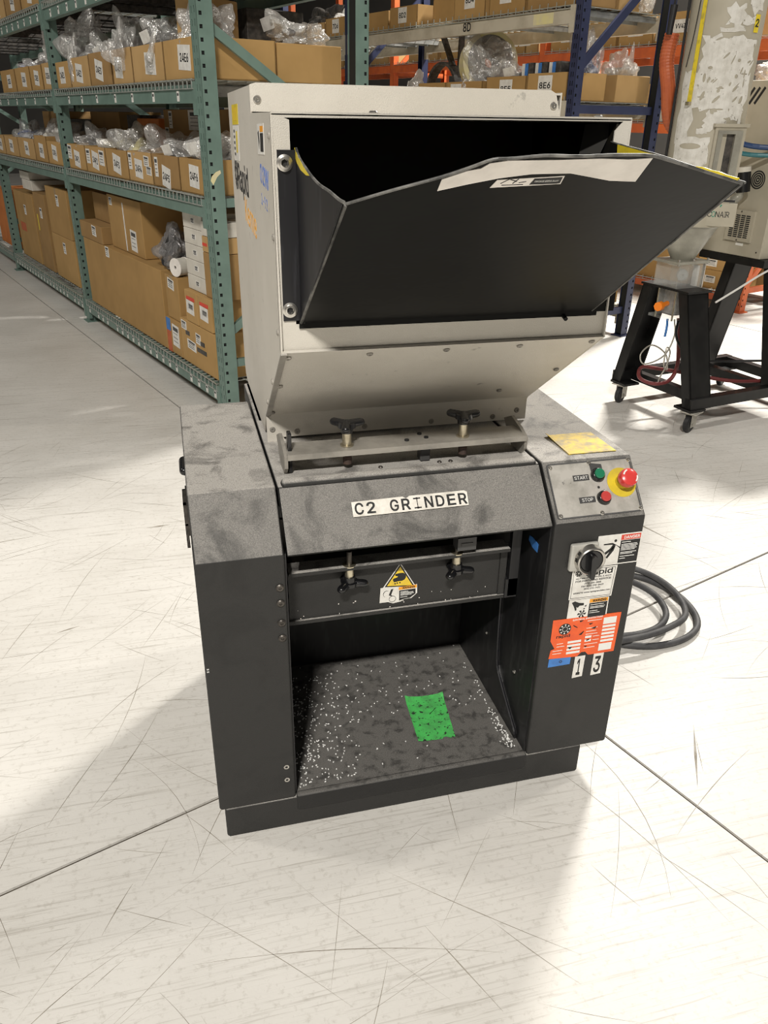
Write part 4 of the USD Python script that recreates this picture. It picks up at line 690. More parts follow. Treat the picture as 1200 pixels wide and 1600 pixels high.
# rear row seen through the end frame, closed cartons behind
carton('tall plain brown carton behind the bins at the rack end, upper shelf', 1.575, 2.665, 3.05, E0, E1 - 0.005, 0.36, mat='cardboard_1', open_top=False)
carton('plain brown carton behind the bins at the rack end, middle shelf', 1.575, 2.665, 3.05, F0, F1 + 0.02, 0.36, mat='cardboard_1', open_top=False)
carton('plain brown carton low in the rack end beside the granulator', 1.60, 2.665, 3.10, 0.182, 0.44, 0.36, mat='cardboard_1', open_top=False)
carton('plain brown carton topmost of the low stack inside the rack end', 1.60, 2.665, 3.10, 0.442, 0.90, 0.34, mat='cardboard_3', open_top=False)
carton('closed dark brown carton with two shipping labels behind the middle shelf bins', 1.576, 3.18, 4.33, F0, 1.515, 0.35, mat='cardboard_2', open_top=False, tags=[('#', 0.60, 0.33, 0.22, 0.11, 0), ('#', 0.42, 0.235, 0.18, 0.07, 0), ('#', 1.02, 0.33, 0.06, 0.1, 0), ('#', 1.10, 0.25, 0.07, 0.07, 0)], tape=True)
for k, (q0, q1, z0, z1, m) in enumerate([(4.98, 5.24, F0, 1.48, 'contents_dark'), (5.42, 6.2, F0, 1.50, 'cardboard_2'), (6.22, 7.0, F0, 1.44, 'contents_dark'), (7.02, 7.9, F0, 1.50, 'cardboard_2'), (3.08, 3.9, E0, 1.98, 'contents_dark'), (3.95, 5.2, E0, 1.95, 'contents_dark'), (5.42, 6.6, E0, 1.96, 'contents_dark'), (6.65, 7.9, E0, 1.90, 'cardboard_2'), (3.15, 4.25, B0, 0.98, 'contents_dark'), (5.42, 6.5, B0, 0.97, 'cardboard_2'), (6.55, 7.9, B0, 0.95, 'contents_dark')]):
    carton(f'{"black" if m == "contents_dark" else "dark brown"} carton in the rear row, {["middle", "upper", "floor"][0 if z0 == F0 else 1 if z0 == E0 else 2]} shelf, {["first", "second", "third", "fourth"][(k if z0 == F0 else k - 4 if z0 == E0 else k - 8)]} from near end', 1.62 if z0 > 0.5 else 1.68, q0, q1, z0, z1, 0.33, mat=m, open_top=False)
carton('orange carton far back on the middle shelf of the green rack', 1.60, 4.50, 4.95, F0, 1.46, 0.34, mat='carton_orange', open_top=False)
carton('small brown carton standing on its corner among the bags above 24E5', 1.33, 3.02, 3.26, 1.80, 2.0, 0.2, mat='cardboard_3', open_top=False, tags=[('#', 0.10, 0.13, 0.13, 0.08, 0.4)], tilt=0.5)
# floor-level shelf, first bay
carton('huge flat brown carton filling the floor shelf of the green rack', FP, 3.50, 5.18, B0, 0.655, 0.5, mat='cardboard_0', open_top=False, tags=[('#', 1.08, 0.44, 0.08, 0.07, 0)])
carton('brown carton lying on the huge flat carton, next to the second rack post', FP, 4.66, 5.22, 0.657, 0.775, 0.4, mat='cardboard_2', open_top=False, tags=[('#', 0.19, 0.075, 0.10, 0.07, 0.05)])
carton('large brown carton with paper strips standing on the huge flat carton', FP + 0.05, 3.90, 4.60, 0.657, 1.0, 0.42, mat='cardboard_0', open_top=False, tags=[('#', 0.20, 0.09, 0.12, 0.13, 0.05), ('', 0.36, 0.16, 0.02, 0.30, 0), ('#', 0.62, 0.30, 0.06, 0.05, 0)])
carton('narrow upright brown carton with a blue-edged label on the floor shelf', FP + 0.01, 3.25, 3.465, 0.392, 0.645, 0.4, mat='cardboard_0', open_top=False, tags=[('#', 0.115, 0.205, 0.10, 0.06, 0.1)], tape=True)
c = carton('brown carton with red and blue print and a paper list on the floor shelf', FP, 3.25, 3.492, B0, 0.390, 0.42, mat='cardboard_0', open_top=False, tags=[('#', 0.085, 0.115, 0.11, 0.13, 0.05)])
part(c, 'print_patch', bx(-0.2115, -0.21, 0.045, 0.115, 0.13, 0.205), 'tape_blue'); part(c, 'print_patch', bx(-0.2115, -0.21, 0.05, 0.115, 0.0, 0.13), 'hose_orange')
c = carton('wide brown carton with dark print lowest at the near end of the floor shelf', FP, 2.72, 3.245, B0, 0.432, 0.45, mat='cardboard_1', open_top=False, tags=[('#', 0.36, 0.115, 0.13, 0.055, 0.05), ('#', 0.46, 0.215, 0.08, 0.05, 0.05), ('#', 0.25, 0.175, 0.07, 0.06, 0.05)])
part(c, 'print_patch', [bx(-0.2262, -0.225, -0.12, 0.02, 0.10, 0.125)], 'contents_dark'); part(c, 'print_patch', [bx(-0.2262, -0.225, -0.10, -0.04, 0.145, 0.17)], 'contents_dark'); part(c, 'print_patch', [bx(-0.2262, -0.225, 0.12, 0.18, 0.165, 0.19)], 'contents_dark')
for k, (a, b, nm) in enumerate([(2.945, 3.13, 'left'), (2.745, 2.94, 'right')]):
    c = carton(f'small brown carton with red and silver label, {nm} of the pair on the floor shelf', FP, a, b, 0.435, 0.612, 0.36, mat='cardboard_1', open_top=False, tags=[('', 0.105, 0.085, 0.11, 0.075, 0.05), ('#', 0.095, 0.09, 0.07, 0.03, 0.05)], group='pair of small cartons with red labels')
    part(c, 'red_band', bx(-0.1825, -0.18, -0.055 - 0.0, 0.06, 0.125, 0.143), 'danger_red')
zz = 0.614
for k in range(5):
    h = 0.081
    carton(f'white parts carton, the {["lowest", "second from below", "middle", "fourth from below", "topmost"][k]} of its stack', FP + 0.03, 2.855, 3.13, zz, zz + h, 0.38, mat='carton_white', open_top=False, tags=[('#', 0.125, 0.042, 0.055, 0.028, 0)], group='stack of white parts cartons'); zz += h + 0.001
carton('flat brown carton standing beside the white parts cartons', FP + 0.02, 2.672, 2.85, 0.614, 0.845, 0.4, mat='cardboard_2', open_top=False)
c = carton('small brown carton with red tape above the flat carton by the rack post', FP + 0.02, 2.672, 2.85, 0.847, 0.925, 0.4, mat='cardboard_3', open_top=False, tags=[('#', 0.05, 0.04, 0.06, 0.055, 0)])
part(c, 'red_tape', bx(-0.2012, -0.2, 0.02, 0.08, 0.03, 0.045), 'danger_red')
carton('cream carton topmost beside the rack post on the floor shelf', FP + 0.02, 2.672, 2.85, 0.927, 1.0, 0.4, mat='carton_white', open_top=False)
carton('grey-brown carton on top of the lying carton by the second rack post', 1.28, 4.66, 5.2, 0.777, 0.97, 0.26, mat='cardboard_2', open_top=False)
# floor-level shelf, second and third bay
for (lab, q0, q1, z0, z1, m) in [('tall brown carton with red print leaning at the third rack post, floor shelf', 7.05, 7.88, B0, 0.80, 'cardboard_0'), ('narrow torn brown carton in the middle of the second bay floor shelf', 6.55, 6.98, B0, 0.84, 'cardboard_2'), ('lower of two brown cartons by the second rack post', 5.72, 6.45, B0, 0.55, 'cardboard_1'), ('upper of two brown cartons by the second rack post', 5.74, 6.44, 0.552, 0.93, 'cardboard_0'),
                                ('slim brown carton squeezed against the second rack post', 5.42, 5.60, B0, 0.34, 'cardboard_2'), ('bright orange carton beyond the third rack post', 8.20, 9.0, B0, 0.75, 'carton_orange')]:
    c = carton(lab, FP + 0.05, q0, q1, z0, z1, 0.45, mat=m, open_top=False, tags=[('#', (q1 - q0) * 0.45, (z1 - z0) * 0.75, 0.08, 0.09, 0)] if m != 'carton_orange' else (), tape='upper' in lab)
    if 'red print' in lab: part(c, 'red_print', bx(-0.2262, -0.225, 0.05, 0.28, 0.25, 0.33), 'hose_orange')
    if 'narrow torn' in lab: part(c, 'yellow_tape', bx(-0.2262, -0.225, 0.13, 0.165, 0.33, 0.47), 'tape_yellow')
carton('white carton on the tall carton, second bay floor shelf', FP + 0.05, 6.95, 7.35, 0.845, 0.93, 0.4, mat='carton_white', open_top=False)
carton('white carton with an open flap topmost in the second bay floor shelf', FP + 0.05, 7.02, 7.4, 0.932, 1.0, 0.4, mat='carton_white', open_top=False)
# top shelf
for (s, q0, q1) in [('23D6', 5.42, 5.98), ('23D5', 6.0, 6.55), ('23D4', 6.57, 7.1), ('23D3', 7.12, 7.7)]:
    carton(f'brown carton with white label {s} on the top shelf of the green rack', FP, q0, q1, 2.154, 2.42, 0.42, tag=(s, 0.28, 0.09, 0.13, 0.12, 0.1), group='cartons on the green rack top shelf')
for k, (q0, q1, z1, side_) in enumerate([(2.70, 3.45, 2.6, 'nearest'), (3.5, 4.3, 2.5, 'middle'), (4.35, 5.2, 2.55, 'farthest')]):
    carton(f'large brown carton on the top shelf of the green rack first bay, {side_} of three', FP + 0.1, q0, q1, 2.154, z1, 0.7, mat='cardboard_2', open_top=False)

# ------------------------------------------------------------------ bags and loose goods in the cartons
def crumpled(sx, sy, sz, seed, sub=4, amp=0.30):
    """a loosely closed film bag: broad folds, a few pulled-out corners, sharp creases"""
    m = trimesh.creation.icosphere(subdivisions=sub); v = m.vertices; r_ = random.Random(seed)
    n1 = meshkit.fbm(v * 1.5 + seed * 3.1, 3, seed); n2 = np.abs(meshkit.noise(v * 2.3 + seed, seed + 5) - 0.5) * 2; n3 = np.abs(meshkit.noise(v * 5.0 + seed, seed + 9) - 0.5) * 2
    k_ = 0.72 + amp * (n1 - 0.5) * 2 + 0.26 * n2 - 0.10 * n3
    for _ in range(6):
        d = np.array([r_.gauss(0, 1), r_.gauss(0, 1), abs(r_.gauss(0.5, 0.6))]); d /= np.linalg.norm(d)
        k_ = k_ + r_.uniform(0.3, 0.75) * np.clip(1 - np.arccos(np.clip(v @ d, -1, 1)) / r_.uniform(0.35, 0.6), 0, 1)
    v = v * k_[:, None]
    v[:, 2] = np.maximum(v[:, 2], -0.55) + 0.55
    v[:, 2] /= v[:, 2].max()
    for k in (0, 1): v[:, k] /= np.abs(v[:, k]).max()
    return trimesh.Trimesh(v * [sx / 2, sy / 2, sz], m.faces, process=False)
def bag(label, p, q, z, sx, sy, sz, seed, mat='poly_film', fill=None, tag=False, name='plastic_bag', cat_='plastic bag', tilt=0.0):
    g = thing(name, label, cat_, Wd(p, q, z), ROW + tilt)
    part(g, 'film', crumpled(sx, sy, sz, seed), mat, smooth=16)
    if fill:
        f = crumpled(sx * 0.72, sy * 0.72, sz * 0.62, seed + 50, 3, 0.2); f.apply_translation((0, 0, 0.004)); part(g, 'contents', f, fill, smooth=40)
    if tag:
        part(g, 'paper_label', put(bx(-0.05, 0.05, -0.028, 0.028, 0, 0.001), (-sx * 0.46, -sy * 0.1, sz * 0.55), (0.1, -1, 0.12), (-0.3, 0, 1)), 'sticker_white')
    return g
U = 1.72
for i, (lab, p, q, z, sx, sy, sz, mat, fill, tag) in enumerate([
    ('clear plastic bag spilling over the front of carton 24E4', 1.19, 3.80, 1.70, 0.20, 0.36, 0.26, 'poly_film', None, False),
    ('clear plastic bag drooping over the label of carton 24E5', 1.175, 3.30, 1.68, 0.08, 0.22, 0.17, 'poly_film_milky', None, False),
    ('clear plastic bag with white papers on top of carton 24E5', 1.33, 3.40, U, 0.34, 0.42, 0.22, 'poly_film', 'contents_grey', True),
    ('shiny plastic bag on top of carton 24E6 at the rack post', 1.30, 2.86, U, 0.30, 0.36, 0.24, 'poly_film', 'contents_grey', False),
    ('tall clear plastic bag rising above carton 24E3', 1.32, 4.02, U, 0.34, 0.48, 0.33, 'poly_film', None, False),
    ('white crumpled paper and film in carton 24E3', 1.30, 4.30, U, 0.26, 0.34, 0.17, 'poly_film_milky', None, True),
    ('milky plastic bag hanging out of carton 24E2', 1.19, 4.86, 1.66, 0.10, 0.26, 0.30, 'poly_film_milky', None, False),
    ('big clear plastic bag standing above carton 24E1', 1.33, 5.08, U, 0.34, 0.56, 0.40, 'poly_film', None, False),
    ('clear plastic bag in carton 24E2 under the top shelf beam', 1.34, 4.62, U, 0.34, 0.44, 0.25, 'poly_film', 'contents_grey', False),
    ('clear plastic bag of dark parts on carton 23E6', 1.32, 5.62, U, 0.3, 0.30, 0.26, 'poly_film', 'contents_dark', False),
    ('pointed clear plastic bag on carton 23E5', 1.32, 6.0, U, 0.3, 0.34, 0.24, 'poly_film', 'contents_grey', False),
    ('clear plastic bag with blue parts on carton 23E4', 1.30, 6.52, U, 0.3, 0.5, 0.17, 'poly_film', 'contents_blue', False),
    ('grey plastic bag in carton 24F6', 1.33, 2.86, 1.20, 0.34, 0.34, 0.25, 'poly_film_milky', 'contents_grey', True),
    ('plastic bag of shiny metal parts in carton 24F5', 1.33, 3.24, 1.20, 0.34, 0.38, 0.21, 'poly_film', 'contents_grey', True),
    ('clear plastic bag in carton 24F4', 1.33, 3.66, 1.20, 0.34, 0.40, 0.24, 'poly_film', 'cardboard_2', False),
    ('clear plastic bag with yellow padding in carton 24F3', 1.33, 4.10, 1.20, 0.34, 0.42, 0.25, 'poly_film', 'contents_cream', False),
    ('cream foam padding in carton 24F2', 1.33, 4.45, 1.20, 0.34, 0.36, 0.22, 'poly_film_milky', 'contents_cream', False),
    ('clear plastic bag in carton 24F1', 1.33, 5.02, 1.20, 0.34, 0.40, 0.24, 'poly_film', 'contents_grey', False),
    ('grey bag of parts in carton 23F6', 1.33, 5.65, 1.20, 0.34, 0.44, 0.20, 'poly_film_milky', 'contents_grey', False),
    ('clear plastic bag with pink parts in carton 23F5', 1.33, 6.10, 1.22, 0.34, 0.38, 0.27, 'poly_film', 'carton_white', False),
    ('clear plastic bag in carton 23F4', 1.33, 6.65, 1.20, 0.34, 0.5, 0.21, 'poly_film', 'contents_grey', False),
    ('clear plastic bag with blue parts in carton 23F3', 1.33, 7.25, 1.20, 0.34, 0.5, 0.24, 'poly_film', 'contents_blue', False)]):
    bag(lab, p, q, z, sx, sy, sz, 3 + i * 7, mat, fill, tag)
RB = bag('grey film bag of grommet rings wedged on the huge flat carton', 1.27, 3.50, 0.66, 0.26, 0.44, 0.27, 301, 'poly_film_dark', None).rsplit('/', 1)[1]
for k, (y, z) in enumerate([(-0.10, 0.05), (0.02, 0.06), (-0.04, 0.13), (0.08, 0.12), (0.0, 0.18)]):
    part('/World/' + RB, 'grommet_ring', lathe([(0.035, -0.012), (0.058, -0.012), (0.058, 0.012), (0.035, 0.012), (0.035, -0.012)], 24, (-0.02 - 0.012 * (k % 2), y, z), (-1, 0.25 * (k - 2), 0.6)), 'rubber_black', smooth=35)
def spool(label, p, q, z, r, w, face, mat='contents_grey', core='contents_dark', fl=1.0):
    g = thing('reel', label, 'reel', Wd(p, q, z), ROW)
    part(g, 'winding', lathe([(r * 0.35, -w / 2), (r * 0.94, -w / 2), (r * 0.94, w / 2), (r * 0.35, w / 2), (r * 0.35, -w / 2)], 32, (0, 0, r), face), mat, smooth=35)
    part(g, 'flange', lathe([(r * 0.2, -w / 2 - 0.006), (r * fl, -w / 2 - 0.006), (r * fl, -w / 2), (r * 0.2, -w / 2), (r * 0.2, -w / 2 - 0.006)], 32, (0, 0, r), face), core, smooth=35)
    part(g, 'flange', lathe([(r * 0.2, w / 2), (r * fl, w / 2), (r * fl, w / 2 + 0.006), (r * 0.2, w / 2 + 0.006), (r * 0.2, w / 2)], 32, (0, 0, r), face), core, smooth=35)
    return g
spool('shiny metal coil next to the white parts cartons', 1.30, 3.22, 0.925, 0.045, 0.09, (1, 0, 0.2), 'steel', 'steel')
spool('round white roll below the film bag of rings', 1.22, 3.30, 0.648, 0.052, 0.06, (1, 0.3, 0), 'carton_white', 'paper_strip_white')
g = thing('window_frame_kit', 'yellow-edged clear plastic tube standing in carton 23E6', 'tube', Wd(1.22, 5.50, U), ROW)
part(g, 'clear_tube', bx(-0.04, 0.04, -0.06, 0.06, 0, 0.31), 'poly_film'); part(g, 'yellow_rod', bx(-0.01, 0.01, 0.0, 0.02, 0.02, 0.29), 'tape_yellow'); part(g, 'dark_insert', bx(-0.02, 0.02, -0.05, 0.0, 0.0, 0.24), 'contents_grey')
bag('grey film bag with white parts on the rear carton of the upper shelf', 1.70, 2.80, 1.803, 0.26, 0.3, 0.15, 411, 'poly_film_milky', 'contents_grey', True)
bag('clear film bag at the back post of the green rack, upper shelf', 1.84, 2.80, 1.803, 0.17, 0.25, 0.11, 412, 'poly_film')

# ------------------------------------------------------------------ cream and blue rack behind
P8, Q8, D8 = 3.70, 2.767, 0.86
R8 = thing('pallet_rack', 'pallet rack with cream beams and navy blue end frame behind the granulator', 'rack', Wd(P8, Q8), ROW)
for k, y in enumerate((0.0, 2.72, 5.44)):
    post(R8, 0, y, 3.6, 'blue_steel', w=0.062, holes=k == 0, depth=0.07)
    post(R8, D8 - 0.07, y, 3.6, 'blue_steel', w=0.062, back=True, holes=k == 0, depth=0.07)
    braces(R8, 0.07, D8 - 0.07, y + 0.03, [('h', 1.555, 1.555), ('h', 0.20, 0.20), ('d', 1.80, 2.45), ('d', 0.25, 0.85), ('d', 1.50, 0.90), ('h', 2.5, 2.5)], 'blue_steel', w=0.05)
for b in range(2):
    y0, y1 = (0.062, 2.72) if b == 0 else (2.782, 5.44)
    for lvl, (zb, zt) in enumerate([(0.13, 0.22), (0.72, 0.80), (1.505, 1.590), (2.026, 2.112)]):
        bb = beam(R8, -0.004, y0, y1, zb, zt, 'cream_steel')
        beam(R8, D8 - 0.045, y0, y1, zb, zt, 'cream_steel', ends=b == 0)
        wire_deck(R8, 0.004, D8, y0, y1, zt + 0.012, step=0.075, drop=0.018, mat='wire_zinc', lip=0.024)
        supports(R8, 0.045, D8 - 0.045, [y0 + (y1 - y0) * f for f in (0.05, 0.35, 0.65, 0.95)], zt + 0.0, w=0.16)
        if b == 0 and lvl == 3:
            part(bb, 'aisle_number', put(text('8D', 0.050, (0, 0, 0), X3, Y3, 0.001, bold=True, width=0.085), (-0.0042, 1.10, zb + 0.046), (0, -1, 0), Z3), 'print_black')
            part(bb, 'tape_patch', bx(-0.0052, -0.004, 0.24, 0.42, zb + 0.01, zt - 0.016), 'contents_cream')
def box8(s, q0, q1, z0, z1, tag, depth=0.36, p=P8 + 0.03, **k):
    return carton(f'brown carton with white label {s} on the cream-beamed rack', p, q0, q1, z0, z1, depth, tag=tag, group='labelled cartons on the cream-beamed rack', **k)
for s, q0, q1, off, z1, ty, tz in [('8D6', 2.86, 3.30, 0, 2.33, 0.20, 0.13), ('8D5', 3.31, 3.68, 0, 2.36, 0.20, 0.115), ('8D4', 3.72, 4.07, 0, 2.36, 0.17, 0.115), ('8D2', 4.52, 4.90, 0, 2.27, 0.20, 0.085), ('8D1', 4.92, 5.42, 0, 2.26, 0.34, 0.085), ('7D6', 5.60, 5.93, 0, 2.27, 0.15, 0.08), ('7D5', 5.94, 6.28, 0, 2.25, 0.18, 0.075)]:
    box8(s, q0, q1, 2.126, z1, (s, ty, tz, 0.115, 0.105, 0.0))
carton('brown carton set back between the cartons marked 8D4 and 8D2', P8 + 0.16, 4.09, 4.50, 2.126, 2.30, 0.36, mat='cardboard_0')
for s, q0, q1, z1, ty, tz in [('8E6', 2.86, 3.235, 1.766, 0.20, 0.090), ('8E5', 3.245, 3.66, 1.755, 0.20, 0.075), ('8E4', 3.70, 4.12, 1.735, 0.3, 0.06), ('8E3', 4.13, 4.48, 1.735, 0.18, 0.045), ('8E2', 4.50, 4.88, 1.715, 0.18, 0.045)]:
    box8(s, q0, q1, 1.604, z1, (s, ty, tz, 0.13, 0.115, 0.0), mat='cardboard_0' if s != '8E6' else 'cardboard_1')
for lab, p, z0, z1 in [('front of the two plain cartons seen through the blue end frame', 3.79 + 0.31, 1.604, 1.768), ('right of the plain cartons seen through the blue end frame', 4.19, 1.604, 1.766), ('plain carton on the cream rack top shelf beside the blue brace', 4.12, 2.126, 2.34)]:
    if 'front' in lab: continue
    carton(lab, p, 2.86, 3.24, z0, z1, 0.33, mat='cardboard_3', open_top=False)
carton('tall plain carton on the cream rack floor shelf inside the blue end frame', P8 + 0.40, 2.86, 3.4, 0.245, 0.62, 0.4, mat='cardboard_1', open_top=False)
carton('plain carton on the cream rack lower shelf behind the hopper', P8 + 0.05, 2.9, 3.6, 0.245, 0.6, 0.3, mat='cardboard_0', open_top=False)
g = spool('large clear-wrapped coil of hose standing on carton 8E4', P8 + 0.24, 3.90, 1.64, 0.22, 0.13, (-0.42, -0.9, 0.12), 'contents_cream', 'contents_grey', 0.78)
part(g, 'film_wrap', crumpled(0.50, 0.42, 0.47, 77), 'poly_film', smooth=28)
g = thing('black_bracket', 'black bent bracket and shroud standing on carton 8E2', 'bracket', Wd(P8 + 0.24, 4.42, 1.70), ROW)
part(g, 'shroud', [lathe([(0.17, -0.04), (0.19, -0.04), (0.19, 0.04), (0.17, 0.04), (0.17, -0.04)], 24, (0, 0, 0.0), (1, 0, 0))], 'contents_dark'); part(g, 'strut', bar((0, -0.10, 0.16), (0, 0.06, 0.40), 0.045, 0.02), 'contents_dark'); part(g, 'strut', bar((0.02, -0.16, 0.0), (0.02, -0.17, 0.40), 0.045, 0.02), 'contents_dark')
for i, (lab, p, q, z, sx, sy, sz, mat, fill, tag) in enumerate([
    ('clear bag with a printed label on carton 8E5', P8 + 0.18, 3.48, 1.69, 0.28, 0.30, 0.17, 'poly_film', 'contents_grey', True),
    ('clear bag with a wire on carton 8E5 beside the coil of hose', P8 + 0.2, 3.66, 1.69, 0.26, 0.22, 0.24, 'poly_film', 'contents_dark', False),
    ('bright white film bag on carton 8E3', P8 + 0.15, 4.70, 1.66, 0.2, 0.14, 0.19, 'poly_film_milky', None, False),
    ('pointed clear bag on the right plain carton in the blue end frame', 4.35, 3.02, 1.70, 0.30, 0.3, 0.24, 'poly_film', None, False),
    ('tall clear bag of blue parts behind the blue front post', 4.00, 2.98, 1.64, 0.30, 0.24, 0.40, 'poly_film', 'contents_blue', False),
    ('leaning clear bag against the blue back post of the cream rack', 4.46, 3.0, 1.66, 0.16, 0.24, 0.32, 'poly_film', None, False),
    ('clear film bag hanging over the blue back post of the cream rack', 4.36, 2.87, 2.13, 0.2, 0.16, 0.18, 'poly_film_milky', None, False),
    ('clear bag on carton 8D5', P8 + 0.12, 3.70, 2.20, 0.2, 0.2, 0.2, 'poly_film_milky', None, False),
    ('white and black parts bag on carton 7D6', P8 + 0.2, 5.8, 2.18, 0.26, 0.3, 0.2, 'poly_film_milky', None, False),
    ('dark parts heap on carton 7D5', P8 + 0.2, 6.25, 2.18, 0.3, 0.6, 0.24, 'contents_dark', None, False),
    ('silver film bag low in the blue end frame', 4.26, 2.98, 1.18, 0.34, 0.34, 0.26, 'poly_film_milky', 'contents_grey', False)]):
    bag(lab, p, q, z, sx, sy, sz, 500 + i * 3, mat, fill, tag)
for k in range(3):
    g = thing('solenoid_valve', f'blue and black valve with white tag, {["left", "middle", "right"][k]} of three on carton 8E6', 'valve', Wd(P8 + 0.14, 3.30 - 0.13 * k, 1.72), ROW, group='valves on carton 8E6')
    part(g, 'coil_body', rbx(-0.05, 0.05, -0.045, 0.03, 0, 0.115, 0.008), 'contents_dark'); part(g, 'blue_cover', bx(-0.053, -0.045, 0.0, 0.03, 0.02, 0.11), 'tape_blue'); part(g, 'white_tag', bx(-0.056, -0.052, 0.028, 0.055, 0.0, 0.11), 'sticker_white')
carton('plain shelf board carton under the silver bag in the blue end frame', 4.1, 2.86, 3.3, 0.815, 1.17, 0.38, mat='cardboard_2', open_top=False)

# ------------------------------------------------------------------ orange rack farther back
PO, QO, DO = 6.05, 2.80, 0.9
RO = thing('pallet_rack', 'orange pallet rack in the background beyond the cream-beamed rack', 'rack', Wd(PO, QO), ROW)
for k, y in enumerate((0.0, 2.72, 5.44, 8.16)):
    post(RO, 0, y, 3.6, 'orange_steel', w=0.08, holes=k == 0); post(RO, DO - 0.08, y, 3.6, 'orange_steel', w=0.08, back=True, holes=k == 0)
    braces(RO, 0.08, DO - 0.08, y + 0.04, [('h', 0.18, 0.18), ('d', 0.22, 0.95), ('h', 1.1, 1.1), ('d', 1.15, 1.9), ('h', 2.0, 2.0), ('d', 2.05, 2.7)], 'orange_steel', w=0.05)
for b in range(3):
    y0, y1 = [(0.08, 2.72), (2.80, 5.44), (5.52, 8.16)][b]
    for zb, zt in [(0.07, 0.14), (0.60, 0.69), (1.40, 1.49), (2.005, 2.10)]:
        beam(RO, -0.004, y0, y1, zb, zt, 'orange_steel', ends=False); beam(RO, DO - 0.045, y0, y1, zb, zt, 'orange_steel', ends=False)
        wire_deck(RO, 0.004, DO, y0, y1, zt + 0.012, step=0.11, drop=0.02, lip=0.02)
        supports(RO, 0.045, DO - 0.045, [y0 + (y1 - y0) * f for f in (0.2, 0.5, 0.8)], zt, w=0.2)
OB = random.Random(9)
for s, q0, q1 in [('VV3E', 9.5, 10.2), ('VV3F', 8.9, 9.45), ('VV3G', 8.4, 8.85), ('VV4A', 7.35, 7.95), ('VV4B', 6.8, 7.3), ('VV4C', 6.3, 6.78), ('VV4D', 5.85, 6.28), ('VV4E', 5.66, 5.84), ('VV4F', 5.05, 5.48), ('VV4G', 4.62, 5.03), ('VV4H', 4.2, 4.6), ('VV4I', 3.72, 4.18), ('VV4J', 3.2, 3.7)]:
    carton(f'brown carton with white label {s} high on the orange rack', PO + 0.03, q0, q1, 2.112, 2.34, 0.4, tag=(s, 0.2, 0.12, 0.17, 0.10, 0), group='labelled cartons high on the orange rack')
for k, (q0, q1, z1, m, w) in enumerate([(2.95, 3.45, 1.78, 'cardboard_1', 'first'), (3.5, 4.0, 1.72, 'carton_white', 'second'), (4.05, 4.55, 1.80, 'cardboard_3', 'third'), (4.6, 5.1, 1.76, 'carton_white', 'fourth'), (5.7, 6.25, 1.78, 'cardboard_3', 'fifth'), (6.3, 6.85, 1.7, 'carton_white', 'sixth'), (6.9, 7.4, 1.78, 'cardboard_1', 'seventh'), (7.45, 8.0, 1.7, 'cardboard_3', 'eighth'), (8.4, 9.0, 1.74, 'carton_white', 'ninth'), (9.05, 9.6, 1.78, 'cardboard_1', 'tenth'), (9.65, 10.3, 1.72, 'carton_white', 'eleventh')]):
    carton(f'{"white" if "white" in m else "brown"} carton on the orange rack shelf at eye level, {w} from the near end', PO + 0.03, q0, q1, 1.502, z1, 0.4, mat=m, tags=[('#', 0.25, 0.13, 0.12, 0.09, 0)], open_top=False)
for k, (q0, q1, z0, z1, w) in enumerate([(2.99, 3.33, 0.152, 0.315, 'lower of two beside the orange post'), (3.0, 3.32, 0.316, 0.43, 'upper of two beside the orange post'), (3.4, 4.1, 0.152, 0.50, 'further along the orange rack floor shelf'), (4.2, 5.2, 0.152, 0.46, 'at the far end of the orange rack first bay')]):
    carton(f'brown carton with a white label, {w}', PO + 0.03, q0, q1, z0, z1, 0.45, tags=[('#', 0.18, (z1 - z0) * 0.5, 0.11, 0.06, 0)], mat='cardboard_1' if k < 2 else None, open_top=False)
carton('brown carton inside the end frame of the orange rack', PO + 0.5, 2.9, 3.3, 0.152, 0.48, 0.34, mat='cardboard_2', open_top=False)
bag('white film bag on the eye-level carton nearest the orange post', PO + 0.2, 3.1, 1.785, 0.3, 0.4, 0.2, 611, 'poly_film_milky', None)

# ------------------------------------------------------------------ the dryer on its cart (local x along its front, y away from the viewer)
CO, CR = np.array([2.59, 2.10, 0.0]), math.radians(11.3)
DR = thing('mobile_dryer', 'beige material dryer with a peeling-labelled hopper on a black wheeled cart', 'dryer', CO, CR)
ca = np.array([math.cos(CR), math.sin(CR), 0]); cb = np.array([-math.sin(CR), math.cos(CR), 0])
def sheared(m, z0, z1, dy):
    m = m.copy(); v = m.vertices.copy(); v[:, 1] += dy * (v[:, 2] - z0) / (z1 - z0); m.vertices = v; return m
def caster(x, y, rot):
    M = trimesh.transformations.rotation_matrix(rot, (0, 0, 1)); M[:3, 3] = (x, y, 0)
    def T(m): m = m.copy(); m.apply_transform(M); return m
    c = part(DR, 'caster', T(cat([bx(-0.045, 0.045, -0.045, 0.045, 0.108, 0.114), bx(-0.03, 0.03, -0.021, -0.018, 0.03, 0.108), bx(-0.03, 0.03, 0.018, 0.021, 0.03, 0.108), bx(-0.03, 0.03, -0.021, 0.021, 0.098, 0.102)])), 'caster_zinc')
    part(c, 'wheel', T(lathe([(0.012, -0.014), (0.040, -0.016), (0.048, -0.010), (0.048, 0.010), (0.040, 0.016), (0.012, 0.014), (0.012, -0.014)], 28, (-0.012, 0, 0.048), (0, 1, 0))), 'rubber_black', smooth=35)
    part(c, 'axle', T(cyl((-0.012, -0.025, 0.048), (-0.012, 0.025, 0.048), 0.007, 12)), 'steel')
for x, y, r in ((0.034, 0.02, 0.35), (0.034, 0.565, 0.42), (0.86, 0.575, 0.4), (0.86, 0.03, 0.4)): caster(x, y, r)
